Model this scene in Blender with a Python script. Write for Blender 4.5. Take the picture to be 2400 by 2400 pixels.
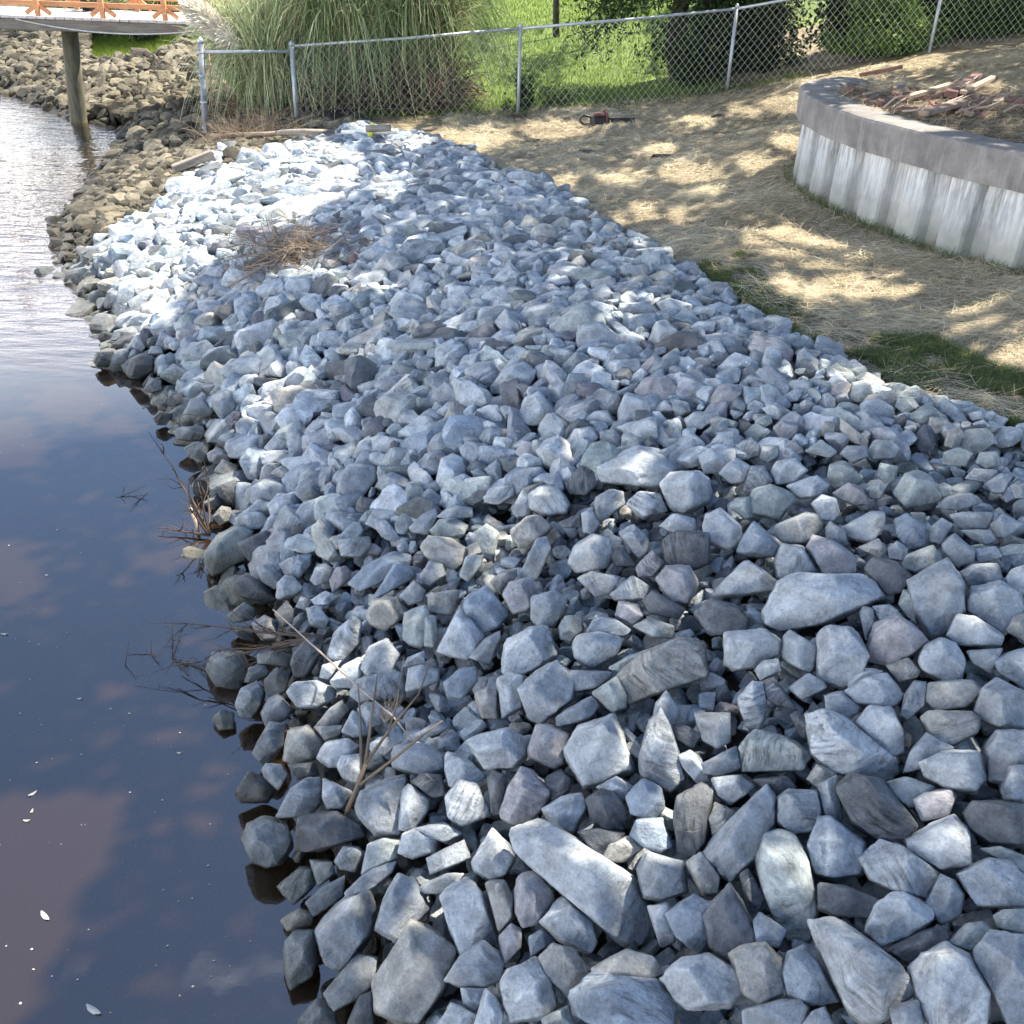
import bpy, math, random
import numpy as np
from mathutils import Vector, Matrix

for o in list(bpy.data.objects): bpy.data.objects.remove(o)
SC = bpy.context.scene
COL = SC.collection
rng = np.random.default_rng(7)
random.seed(7)

# ------------------------------------------------------------------ camera
CAM = np.array([0.0, 0.0, 3.3]); PITCH = 30.0; ROLL = 1.8; FOC = 1.0
R_CAM = (Matrix.Rotation(math.radians(90 - PITCH), 3, 'X') @ Matrix.Rotation(math.radians(ROLL), 3, 'Z'))
cam_data = bpy.data.cameras.new('camera'); cam = bpy.data.objects.new('camera', cam_data); COL.objects.link(cam)
cam_data.sensor_width = 36; cam_data.lens = 36 * FOC; cam_data.clip_start = 0.05; cam_data.clip_end = 2000
cam.matrix_world = Matrix.Translation(CAM) @ R_CAM.to_4x4()
SC.camera = cam
RC = np.array(R_CAM)

# ------------------------------------------------------------------ light
SUN = np.array([0.60, 0.42, 1.12]); SUN /= np.linalg.norm(SUN)
SUN_EL = math.asin(SUN[2]); SUN_AZ = math.atan2(SUN[0], SUN[1])     # azimuth measured from +Y towards +X
w = bpy.data.worlds.new('World'); SC.world = w; w.use_nodes = True
nt = w.node_tree; nt.nodes.clear()
def wn(t, **k):
    n = nt.nodes.new(t)
    for a, b in k.items(): setattr(n, a, b)
    return n
wo = wn('ShaderNodeOutputWorld'); bg = wn('ShaderNodeBackground'); sky = wn('ShaderNodeTexSky', sky_type='NISHITA')
sky.sun_disc = False; sky.sun_elevation = SUN_EL; sky.sun_rotation = SUN_AZ; sky.air_density = 1.0; sky.dust_density = 0.6; sky.ozone_density = 2.0
tc = wn('ShaderNodeTexCoord'); mp = wn('ShaderNodeMapping'); mp.inputs['Scale'].default_value = (1.6, 1.6, 3.4); mp.inputs['Location'].default_value = (0.35, 0.2, 0.0)
cn = wn('ShaderNodeTexNoise'); cn.inputs['Scale'].default_value = 1.5; cn.inputs['Detail'].default_value = 6; cn.inputs['Roughness'].default_value = 0.5
cr = wn('ShaderNodeValToRGB'); cr.color_ramp.elements[0].position = 0.58; cr.color_ramp.elements[1].position = 0.84
sep = wn('ShaderNodeSeparateXYZ'); lowc = wn('ShaderNodeMapRange'); lowc.inputs[1].default_value = 0.42; lowc.inputs[2].default_value = 0.16; lowc.inputs[3].default_value = 0.0; lowc.inputs[4].default_value = 0.85
addc = wn('ShaderNodeMath', operation='MAXIMUM')
mx = wn('ShaderNodeMix', data_type='RGBA'); mx.inputs[7].default_value = (19.0, 18.4, 18.0, 1)
L = nt.links.new
L(tc.outputs['Generated'], mp.inputs['Vector']); L(mp.outputs[0], cn.inputs['Vector']); L(cn.outputs[0], cr.inputs[0])
L(tc.outputs['Generated'], sep.inputs[0]); L(sep.outputs[2], lowc.inputs[0]); lft = wn('ShaderNodeMapRange'); lft.inputs[1].default_value = 0.05; lft.inputs[2].default_value = -0.30; lft.inputs[3].default_value = 0.0; lft.inputs[4].default_value = 1.0
L(sep.outputs[0], lft.inputs[0]); mlo = wn('ShaderNodeMath', operation='MULTIPLY'); L(lowc.outputs[0], mlo.inputs[0]); L(lft.outputs[0], mlo.inputs[1]); L(mlo.outputs[0], addc.inputs[0]); L(cr.outputs[0], addc.inputs[1])
L(addc.outputs[0], mx.inputs[0]); L(sky.outputs[0], mx.inputs[6]); L(mx.outputs[2], bg.inputs[0]); bg.inputs[1].default_value = 0.115
L(bg.outputs[0], wo.inputs[0])
sun_d = bpy.data.lights.new('sun', 'SUN'); sun = bpy.data.objects.new('sun', sun_d); COL.objects.link(sun)
sun_d.energy = 5.0; sun_d.angle = math.radians(0.53); sun_d.color = (1.0, 0.90, 0.75)
sun.rotation_mode = 'QUATERNION'; sun.rotation_quaternion = Vector(SUN).to_track_quat('Z', 'Y'); sun.location = (10, 10, 30)
SC.view_settings.view_transform = 'Standard'; SC.view_settings.look = 'None'; SC.view_settings.gamma = 1; SC.view_settings.exposure = 1.7
SC.render.engine = 'CYCLES'; SC.cycles.max_bounces = 6; SC.cycles.diffuse_bounces = 3; SC.cycles.transparent_max_bounces = 12

# ------------------------------------------------------------------ numeric helpers
def rays(u, v):
    """unit view rays for positions on the 2400 x 2400 photograph"""
    u = np.asarray(u, float); v = np.asarray(v, float)
    d = np.stack([(u - 1200) / 2400 / FOC, (1200 - v) / 2400 / FOC, -np.ones_like(u)], -1) @ RC.T
    return d / np.linalg.norm(d, axis=-1, keepdims=True)
def project(P):
    q = (np.asarray(P) - CAM) @ RC
    z = -q[..., 2]
    zz = np.where(np.abs(z) < 1e-6, 1e-6, z)
    return 1200 + 2400 * FOC * q[..., 0] / zz, 1200 - 2400 * FOC * q[..., 1] / zz, z
def on_z(u, v, z):
    d = rays(u, v); t = (z - CAM[2]) / d[..., 2]
    return CAM + d * t[..., None]
S = 2400 / 1932.0
def vnoise(x, y, seed=0):
    """smooth value noise in 0..1"""
    r = np.random.default_rng(1000 + seed).random((64, 64))
    xi = np.floor(x).astype(int); yi = np.floor(y).astype(int); fx = x - xi; fy = y - yi
    fx = fx * fx * (3 - 2 * fx); fy = fy * fy * (3 - 2 * fy)
    a = r[xi % 64, yi % 64]; b = r[(xi + 1) % 64, yi % 64]; c = r[xi % 64, (yi + 1) % 64]; d = r[(xi + 1) % 64, (yi + 1) % 64]
    return (a * (1 - fx) + b * fx) * (1 - fy) + (c * (1 - fx) + d * fx) * fy
def fbm(x, y, seed=0, n=4):
    s = 0; a = 0.5; t = 0
    for i in range(n):
        s = s + a * vnoise(x * 2 ** i, y * 2 ** i, seed + i); t += a; a *= 0.5
    return s / t
def sstep(a, b, x):
    t = np.clip((x - a) / (b - a), 0, 1); return t * t * (3 - 2 * t)
def inpoly(px, py, poly):
    poly = np.asarray(poly, float); inside = np.zeros(np.shape(px), bool); n = len(poly); j = n - 1
    for i in range(n):
        xi, yi = poly[i]; xj, yj = poly[j]
        c = ((yi > py) != (yj > py)) & (px < (xj - xi) * (py - yi) / (yj - yi + 1e-12) + xi)
        inside ^= c; j = i
    return inside

# ------------------------------------------------------------------ bank shape (all heights above the water, metres)
WL = np.array([(-260, 120), (-120, 150), (0, 172), (60, 200), (120, 222), (215, 238), (212, 290), (150, 340), (100, 390), (85, 430), (98, 520), (150, 575), (178, 640),
               (182, 690), (268, 740), (300, 800), (345, 880), (385, 960), (400, 1010), (388, 1060), (395, 1120), (430, 1180), (445, 1290), (430, 1350),
               (470, 1400), (455, 1500), (460, 1600), (522, 1680), (540, 1800), (590, 1932)], float) * S
wp = on_z(WL[:, 0], WL[:, 1], 0.0)
o_ = np.argsort(wp[:, 1]); WY = np.concatenate([[-8, 0.8], wp[o_, 1], [wp[:, 1].max() + 12]]); WX = np.concatenate([[-2.2, -1.15], wp[o_, 0], [wp[o_, 0][-1] - 14]])
def zedge(y): return np.interp(y, [-5, 4, 9, 15, 22, 40], [1.2, 1.15, 0.95, 0.62, 0.75, 0.9])
ED = np.array([(690, 245), (790, 255), (880, 290), (960, 330), (1050, 365), (1120, 410), (1200, 455), (1300, 520), (1390, 570), (1480, 630), (1560, 680), (1620, 710), (1720, 750), (1800, 768), (1932, 818)], float) * S
ep = []
for u, v in ED:
    z = 1.0
    for _ in range(8):
        p = on_z(np.array(u), np.array(v), np.array(z)); z = float(zedge(p[1]))
    ep.append(p)
ep = np.array(ep)[::-1]
EY = np.concatenate([[-8, 0], ep[:, 1], [18, 20, 23, 26, 32]]); EX = np.concatenate([[3.4, 3.2], ep[:, 0], [-2.9, -4.6, -6.5, -9.0, -14.0]])
def xw(y): return np.interp(y, WY, WX)
def xe(y): return np.interp(y, EY, EX)
def surf(x, y):
    """height of the top of the stones / of the open ground"""
    a = xw(y); b = xe(y); t = (x - a) / np.maximum(b - a, 0.5)
    ze = zedge(y)
    slope = ze * (1 - (1 - np.clip(t, 0, 1)) ** 1.9)
    under = np.where(t < 0, (x - a) * 0.55, 0)
    r = np.maximum(x - b, 0)
    rc_ = np.minimum(r, 12); land = 0.022 * rc_ + 0.0052 * rc_ ** 2 * sstep(7, 15, y)
    far = sstep(19, 60, y) * 0.4
    fx = sstep(1.8, 7.5, x) * sstep(10, 14.5, y) * 0.35 + 0.15 * sstep(1.0, 2.8, x) * sstep(8.3, 10.3, y) * (1 - sstep(12.5, 15, y))
    z = slope + np.maximum(under, -1.6) + np.where(t > 1, land, 0) + far + np.where(t > 1, fx, 0)
    return z
def ground_hit(u, v, f=None):
    f = f or surf
    d = rays(np.asarray(u, float), np.asarray(v, float)); t = np.full(d.shape[:-1], 1.0); hit = np.zeros(t.shape, bool); prev = t.copy()
    for _ in range(900):
        p = CAM + d * t[..., None]
        below = p[..., 2] < f(p[..., 0], p[..., 1])
        new = below & ~hit; hit |= below
        if hit.all(): break
        prev = np.where(hit, prev, t); t = np.where(hit, t, t * 1.012 + 0.004)
        t = np.minimum(t, 400)
    lo, hi = prev, t
    for _ in range(20):
        m = (lo + hi) / 2; p = CAM + d * m[..., None]; b = p[..., 2] < f(p[..., 0], p[..., 1])
        hi = np.where(b, m, hi); lo = np.where(b, lo, m)
    return CAM + d * hi[..., None]
OLDL = np.array([(20, 540), (90, 515), (200, 455), (300, 395), (400, 335), (440, 285), (700, 235)], float) * S
olp = ground_hit(OLDL[:, 0], OLDL[:, 1]); oo = np.argsort(olp[:, 0]); OLX = olp[oo, 0]; OLY = olp[oo, 1]
def is_old(x, y): return y > np.interp(x, OLX, OLY)

# ------------------------------------------------------------------ mesh + material helpers
def mesh(name, V, F, attrs=None, mat=None, smooth=False, mats=None, midx=None):
    """V (n,3), F (m,k) or a list of such blocks -> mesh datablock"""
    V = np.asarray(V, np.float32); blocks = F if isinstance(F, list) else [F]
    blocks = [np.asarray(b, np.int32) for b in blocks if len(b)]
    me = bpy.data.meshes.new(name)
    me.vertices.add(len(V)); me.vertices.foreach_set('co', V.ravel())
    nl = sum(b.size for b in blocks); npoly = sum(len(b) for b in blocks)
    me.loops.add(nl); me.polygons.add(npoly)
    me.loops.foreach_set('vertex_index', np.concatenate([b.ravel() for b in blocks]).astype(np.int32))
    tot = np.concatenate([np.full(len(b), b.shape[1], np.int32) for b in blocks]); st = np.concatenate([[0], np.cumsum(tot)[:-1]]).astype(np.int32)
    me.polygons.foreach_set('loop_start', st); me.polygons.foreach_set('loop_total', tot)
    me.polygons.foreach_set('use_smooth', np.full(npoly, smooth, bool))
    if midx is not None: me.polygons.foreach_set('material_index', np.asarray(midx, np.int32))
    me.update(calc_edges=True)
    for k, a in (attrs or {}).items():
        a = np.asarray(a, np.float32)
        if a.ndim == 2 and a.shape[1] == 4:
            at = me.attributes.new(k, 'FLOAT_COLOR', 'POINT'); at.data.foreach_set('color', a.ravel())
        elif a.ndim == 2:
            at = me.attributes.new(k, 'FLOAT_VECTOR', 'POINT'); at.data.foreach_set('vector', a.ravel())
        else:
            at = me.attributes.new(k, 'FLOAT', 'POINT'); at.data.foreach_set('value', a.ravel())
    for m in (mats or ([mat] if mat else [])): me.materials.append(m)
    return me
def add(name, me, parent=None, loc=None, label=None, cat=None, group=None, kind=None):
    o = bpy.data.objects.new(name, me); COL.objects.link(o)
    if parent is not None: o.parent = parent
    if loc is not None: o.location = loc
    return tag(o, label, cat, group, kind)
def tag(o, label=None, cat=None, group=None, kind=None):
    if label: o['label'] = label
    if cat: o['category'] = cat
    if group: o['group'] = group
    if kind: o['kind'] = kind
    return o

class Nd:
    """small node-graph helper"""
    def __init__(s, name):
        s.m = bpy.data.materials.new(name); s.m.use_nodes = True; s.t = s.m.node_tree; s.t.nodes.clear()
        s.out = s.t.nodes.new('ShaderNodeOutputMaterial'); s.b = s.t.nodes.new('ShaderNodeBsdfPrincipled')
        s.t.links.new(s.b.outputs[0], s.out.inputs[0])
    def n(s, t, ins=None, **k):
        x = s.t.nodes.new(t)
        for a, b in k.items(): setattr(x, a, b)
        for a, b in (ins or {}).items(): s.put(x, a, b)
        return x
    def put(s, x, a, b):
        if hasattr(b, 'outputs'): b = b.outputs[0]
        if isinstance(b, bpy.types.NodeSocket): s.t.links.new(b, x.inputs[a])
        else:
            if isinstance(b, tuple) and len(b) == 3 and len(getattr(x.inputs[a], 'default_value', (0, 0, 0))) == 4: b = (*b, 1)
            x.inputs[a].default_value = b
    def attr(s, name, out='Color'): return s.n('ShaderNodeAttribute', attribute_name=name).outputs[out]
    def noise(s, vec, scale, detail=4, rough=0.55, out=0, dist=0.0): return s.n('ShaderNodeTexNoise', {'Vector': vec, 'Scale': scale, 'Detail': detail, 'Roughness': rough, 'Distortion': dist}).outputs[out]
    def ramp(s, fac, stops):
        r = s.n('ShaderNodeValToRGB', {0: fac}); e = r.color_ramp.elements
        while len(e) < len(stops): e.new(0.5)
        for q, (p, c) in zip(e, stops): q.position = p; q.color = (*c, 1) if len(c) == 3 else c
        return r.outputs[0]
    def mix(s, f, a, b, mode='MIX'): return s.n('ShaderNodeMix', {0: f, 6: a, 7: b}, data_type='RGBA', blend_type=mode).outputs[2]
    def math(s, op, a, b=0.0, c=0.0): return s.n('ShaderNodeMath', {0: a, 1: b, 2: c}, operation=op).outputs[0]
    def rng(s, v, a, b, c, d): return s.n('ShaderNodeMapRange', {0: v, 1: a, 2: b, 3: c, 4: d}).outputs[0]
    def bump(s, h, strength, dist): s.put(s.b, 'Normal', s.n('ShaderNodeBump', {'Height': h, 'Strength': strength, 'Distance': dist}))
    def obj(s): return s.n('ShaderNodeTexCoord').outputs['Object']
    def pos(s): return s.n('ShaderNodeNewGeometry').outputs['Position']
    def done(s, col=None, rough=0.8, metal=0.0, spec=None):
        if col is not None: s.put(s.b, 'Base Color', col)
        s.put(s.b, 'Roughness', rough); s.put(s.b, 'Metallic', metal)
        if spec is not None: s.put(s.b, 'Specular IOR Level', spec)
        return s.m
def g3(v): return (v, v, v)

def simple(name, col, rough=0.8, metal=0.0, var=0.25, scale=8.0, bump=0.0, stretch=(1, 1, 1)):
    k = Nd(name); v = k.n('ShaderNodeMapping', {'Vector': k.obj(), 'Scale': stretch}).outputs[0]
    n = k.noise(v, scale, 5)
    c = k.mix(1.0, (*col, 1), k.ramp(n, [(0.3, g3(1 - var)), (0.7, g3(1 + var))]), 'MULTIPLY')
    if bump: k.bump(n, bump, 0.01)
    return k.done(c, rough, metal)

def rock_material(name, dusty=True):
    k = Nd(name); tint = k.attr('tint'); vein = k.attr('tint', 'Alpha'); rc = k.attr('rc', 'Vector')
    n1 = k.noise(rc, 14.0, 5, 0.6); n2 = k.noise(rc, 85.0, 4, 0.7); n3 = k.noise(rc, 5.0, 3, 0.5)
    c = k.mix(1.0, tint, k.ramp(n1, [(0.28, g3(0.58)), (0.52, g3(1.0)), (0.75, g3(1.25))]), 'MULTIPLY')
    c = k.mix(1.0, c, k.ramp(n2, [(0.33, g3(0.80)), (0.5, g3(1.0)), (0.72, g3(1.18))]), 'MULTIPLY')
    # foliation bands and dark mica flakes on the veined stones
    mpv = k.n('ShaderNodeMapping', {'Vector': k.n('ShaderNodeMixRGB', {0: 0.05, 1: rc, 2: k.noise(rc, 5.0, 2, 0.5, 1)}).outputs[0], 'Scale': (3.0, 4.0, 26.0), 'Rotation': (0.5, 0.35, 0.0)}).outputs[0]
    wv = k.ramp(k.noise(mpv, 3.2, 7, 0.62), [(0.36, g3(0)), (0.62, g3(1))])
    bands = k.ramp(wv, [(0.0, g3(0.34)), (0.35, g3(0.85)), (1.0, g3(1.32))])
    c = k.mix(k.math('MULTIPLY', vein, k.ramp(n3, [(0.40, g3(0.10)), (0.60, g3(1.0))])), c, k.mix(1.0, c, bands, 'MULTIPLY'))
    vo = k.n('ShaderNodeTexVoronoi', {'Vector': rc, 'Scale': 60.0}).outputs['Distance']
    fl = k.math('MULTIPLY', k.ramp(vo, [(0.12, g3(1)), (0.30, g3(0))]), k.ramp(k.noise(rc, 9.0, 3), [(0.54, g3(0)), (0.66, g3(1))]))
    c = k.mix(k.math('MULTIPLY', fl, 0.40), c, k.mix(1.0, c, (0.35, 0.36, 0.38, 1), 'MULTIPLY'))
    # rust / clay stains, thin white quartz seams
    st = k.ramp(k.noise(rc, 3.1, 3, 0.6), [(0.60, g3(0)), (0.72, g3(1))])
    c = k.mix(k.math('MULTIPLY', st, 0.35), c, k.mix(1.0, c, (1.12, 0.93, 0.76, 1), 'MULTIPLY'))
    q = k.n('ShaderNodeTexVoronoi', {'Vector': k.n('ShaderNodeMixRGB', {0: 0.12, 1: rc, 2: k.noise(rc, 6.0, 3, 0.5, 1)}).outputs[0], 'Scale': 7.0}, feature='DISTANCE_TO_EDGE').outputs['Distance']
    c = k.mix(k.math('MULTIPLY', k.ramp(q, [(0.006, g3(1)), (0.022, g3(0))]), k.ramp(n3, [(0.58, g3(0)), (0.66, g3(0.45))])), c, (0.50, 0.52, 0.54, 1))
    ge = k.n('ShaderNodeNewGeometry'); z = k.n('ShaderNodeSeparateXYZ', {0: ge.outputs['Position']}).outputs[2]
    wob = k.math('MULTIPLY_ADD', k.noise(ge.outputs['Position'], 3.0, 3), 0.22, z)
    wet = k.rng(wob, 0.16, 0.42, 1.0, 0.0)
    wetc = k.mix(1.0, c, (0.25, 0.245, 0.20, 1), 'MULTIPLY')
    c = k.mix(k.math('MULTIPLY', wet, 0.95), c, wetc)
    pt = k.ramp(ge.outputs['Pointiness'], [(0.50, g3(0.0)), (0.60, g3(1.0))])
    if dusty: c = k.mix(k.math('MULTIPLY', pt, 0.6), c, k.mix(1.0, c, (1.6, 1.6, 1.58, 1), 'MULTIPLY'))
    h = k.math('ADD', k.math('MULTIPLY', n1, 0.6), k.math('MULTIPLY', n2, 0.30)); h = k.math('ADD', h, k.math('MULTIPLY', k.math('MULTIPLY', wv, vein), 0.22))
    h = k.math('ADD', h, k.math('MULTIPLY', k.noise(rc, 30.0, 8, 0.72, dist=.4), 1.1)); k.bump(h, 1.0, 0.019)
    return k.done(c, k.math('MULTIPLY_ADD', wet, -0.5, 0.86), spec=0.3)
M_ROCK = rock_material('crushed_stone')
M_OLD = rock_material('old_rubble_stone', False)
TONE = {'g': (.33, .345, .36), 'l': (.45, .46, .465), 'd': (.15, .152, .16), 'p': (.395, .355, .355), 't': (.42, .38, .32), 'n': (.345, .365, .34), 's': (.27, .315, .37), 'r': (.34, .17, .14)}
TONE = {k_: tuple((.68 * a + .32 * b) * m_ for a, b, m_ in zip(v_, np.array(TONE['g']) * (sum(v_) / sum(TONE['g'])), (.815, .87, .91))) for k_, v_ in TONE.items()}
# ------------------------------------------------------------------ stones: shape library
def ico(sub):
    import bmesh
    bm = bmesh.new(); bmesh.ops.create_icosphere(bm, subdivisions=sub, radius=1)
    V = np.array([v.co[:] for v in bm.verts]); F = np.array([[v.index for v in f.verts] for f in bm.faces]); bm.free()
    return V / np.linalg.norm(V, axis=1, keepdims=True), F
ICO = {k: ico(k) for k in (3, 4, 5)}          # 162? / 642 / 2562 vertices
def n3d(P, seed, k=5):
    """cheap smooth 3D noise: sum of random sines"""
    r = np.random.default_rng(seed); s = 0
    for i in range(k):
        w_ = r.normal(size=3); w_ *= (1.0 + 0.9 * i) / np.linalg.norm(w_)
        s = s + np.sin(P @ w_ * 3.0 + r.random() * 6.28) / (1 + 0.7 * i)
    return s / 2.2
def planes_radius(D, N, dist, p):
    c = np.maximum(D @ N.T, 0) / dist
    return np.power(np.sum(c ** p, axis=1) + 1e-12, -1.0 / p)
def base_rock(seed, sub):
    r = np.random.default_rng(seed); D, F = ICO[sub]
    n = r.integers(6, 11); N = r.normal(size=(n, 3)); N /= np.linalg.norm(N, axis=1, keepdims=True)
    N = np.vstack([N, np.eye(3), -np.eye(3)]); d = np.concatenate([r.uniform(0.55, 0.95, n), r.uniform(0.8, 1.05, 6)])
    R = planes_radius(D, N, d, r.choice([30, 50, 80]))
    V = D * np.minimum(R, 1.35)[:, None]
    V *= (1 + 0.045 * n3d(V * 1.1, seed) + 0.018 * n3d(V * 4.2, seed + 5))[:, None]
    V *= np.array([1.0, r.uniform(0.62, 0.95), r.uniform(0.52, 0.85)])
    return V / np.abs(V).max(), F
LIB_LO = [base_rock(100 + i, 3) for i in range(36)]
def rot_to(n, spin, tilt, r):
    """rotation whose z axis is n jittered by tilt and whose x axis is spun"""
    z = np.array(n) + r.normal(size=3) * tilt; z /= np.linalg.norm(z)
    a = np.array([math.cos(spin), math.sin(spin), 0]); x = a - z * (a @ z); x /= np.linalg.norm(x)
    return np.stack([x, np.cross(z, x), z], 1)

# height field that the stones are dropped on
GR = 0.025; GX0, GX1, GY0, GY1 = -13.5, 4.6, 0.7, 27.0
NX = int((GX1 - GX0) / GR); NY = int((GY1 - GY0) / GR)
gx = GX0 + (np.arange(NX) + .5) * GR; gy = GY0 + (np.arange(NY) + .5) * GR
GXX, GYY = np.meshgrid(gx, gy, indexing='ij')
SURF = surf(GXX, GYY)
TT = (GXX - xw(GYY)) / np.maximum(xe(GYY) - xw(GYY), 0.5)
OLD = is_old(GXX, GYY)
GBANK = np.array([(160, 60), (345, 60), (335, 92), (292, 110), (230, 118), (165, 110)], float) * S
_u, _v, _d = project(np.stack([GXX, GYY, SURF], -1)); BANKG = inpoly(_u, _v, GBANK) & (_d > 1)
edge_w = 0.10 * (fbm(GXX * 2.2, GYY * 2.2, 3) - 0.5) / 0.5
AREA = (GXX - xw(GYY) > -0.75) & (GXX < xe(GYY) + edge_w) & ~BANKG
TARGET = SURF + 0.10 * (fbm(GXX * 0.9, GYY * 0.9, 9) - 0.5) + 0.05
TARGET = TARGET - 0.03 * sstep(0.75, 1.0, TT) - 0.13 * (1 - sstep(0.0, 0.13, TT)) * (TT > -.05) - 0.13 * (TT <= -.05)
DEPTH = np.where(OLD, 0.32, np.interp(GYY, [0, 5, 8], [.22, .22, .26])) * (1 - 0.30 * sstep(0.85, 1.02, TT)) + 0.0
H = TARGET - DEPTH - 0.02
PIT = H.copy()
ROCKS = []          # dicts: V (world verts), F, tint, vein, rc, kind ('new'/'old'), name/landmark, tone
def cells(V):
    i = ((V[:, 0] - GX0) / GR).astype(int); j = ((V[:, 1] - GY0) / GR).astype(int)
    ok = (i >= 0) & (i < NX) & (j >= 0) & (j < NY)
    return i, j, ok
def raster_top(V):
    i, j, ok = cells(V)
    np.maximum.at(H, (i[ok], j[ok]), V[ok, 2])
def in_view(x, y, z):
    u, v, d = project(np.stack([x, y, z], -1)); return (d > 0.3) & (u > -260) & (u < 2660) & (v > -200) & (v < 2750)
VIEW = in_view(GXX, GYY, SURF)
def pick_tone(r, old):
    if old:
        c = np.array([.175, .157, .112]) * r.uniform(0.15, 1.3); return c, float(r.random() < .15), 'o'
    t = 'glsdnt'[int(r.choice(6, p=[.35, .29, .08, .13, .06, .09]))]
    c = np.array(TONE[t]) * r.uniform(0.8, 1.15) + r.normal(size=3) * 0.004
    return c, float(r.random() < .30) * r.uniform(.3, .8), t
def drop(region, size_of, n_max, gap, over, r, old, tol=0.04):
    """fills the holes of the height field: each stone rests on those below it"""
    idx = np.argwhere(region)
    made = 0; miss = 0
    for it in range(n_max):
        c = idx[r.integers(0, len(idx), 7)]
        deficit = TARGET[c[:, 0], c[:, 1]] - H[c[:, 0], c[:, 1]]
        b = int(np.argmax(deficit))
        if deficit[b] < gap:
            miss += 1
            if miss > 400: break
            continue
        miss = 0
        i, j = c[b]; x, y = gx[i], gy[j]
        s = size_of(x, y, r) * 0.5
        V0, F0 = LIB_LO[r.integers(len(LIB_LO))]
        gxs = (SURF[min(i + 4, NX - 1), j] - SURF[max(i - 4, 0), j]) / (8 * GR)
        n = np.array([-gxs, -0.05, 1.0]); n /= np.linalg.norm(n)
        Rm = rot_to(n, r.random() * 6.283, 0.42, r)
        sc = s * np.array([r.uniform(.95, 1.35), 1.0, r.uniform(.8, 1.2)])
        V = (V0 * sc) @ Rm.T
        P = V + np.array([x, y, 0])
        ci, cj, ok = cells(P)
        if not ok.all(): continue
        lowb = V[:, 2] < 0
        z = np.max(H[ci[lowb], cj[lowb]] - V[lowb, 2]) - 0.012
        tmax = TARGET[i, j] + over * s
        z = min(z, tmax - V[:, 2].max() * 0.85) if z + V[:, 2].max() > tmax else z
        P[:, 2] += z
        c3, vn, tn = pick_tone(r, old)
        ROCKS.append(dict(V=P, F=F0, tint=c3, vein=vn, rc=V0 * sc + r.random(3) * 40, old=old, tone=tn, lm=None, c=np.array([x, y, z]), s=s, hero=False))
        np.maximum.at(H, (ci, cj), P[:, 2]); made += 1
        # fill the footprint between vertices
        a = s * 0.8; di = int(a / GR)
        if di > 1:
            ii, jj = np.ogrid[-di:di + 1, -di:di + 1]; m = ii * ii + jj * jj <= di * di
            i0, j0 = i - di, j - di
            if i0 >= 0 and j0 >= 0 and i + di < NX and j + di < NY:
                sub = H[i - di:i + di + 1, j - di:j + di + 1]
                top = P[:, 2].max() - 0.35 * V[:, 2].max() - 0.3 * V[:, 2].max() * (ii * ii + jj * jj) / (di * di + 1)
                sub[m] = np.maximum(sub, top)[m]
    return made
def size_new(x, y, r):
    t = (x - xw(y)) / max(float(xe(y) - xw(y)), .5)
    base = np.interp(y, [0, 3, 5, 7, 9, 15], [.13, .14, .155, .175, .195, .21])
    if t > .62: base *= np.interp(y, [3, 7, 10], [.72, .75, .95])
    return float(base * np.clip(r.lognormal(0, .38), .5, 2.1))
def size_small(x, y, r): return float(np.interp(y, [0, 5, 15], [.085, .09, .14]) * np.clip(r.lognormal(0, .25), .6, 1.6))
def size_old(x, y, r): return float(np.interp(y, [10, 16, 26], [.165, .19, .27]) * np.clip(r.lognormal(0, .35), .5, 2.2))
r1 = np.random.default_rng(11)
NEWR = AREA & ~OLD & VIEW; OLDR = AREA & OLD & VIEW
base_region = NEWR
TARGET_FULL = TARGET.copy()
near = ground_hit(np.array([1200.]), np.array([1250.]))[0, 1]
# under-layer below the surveyed stones
TARGET = TARGET_FULL - 0.13
drop(NEWR & (GYY < 7.5), size_small, 6000, 0.03, 0.2, r1, False)

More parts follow.
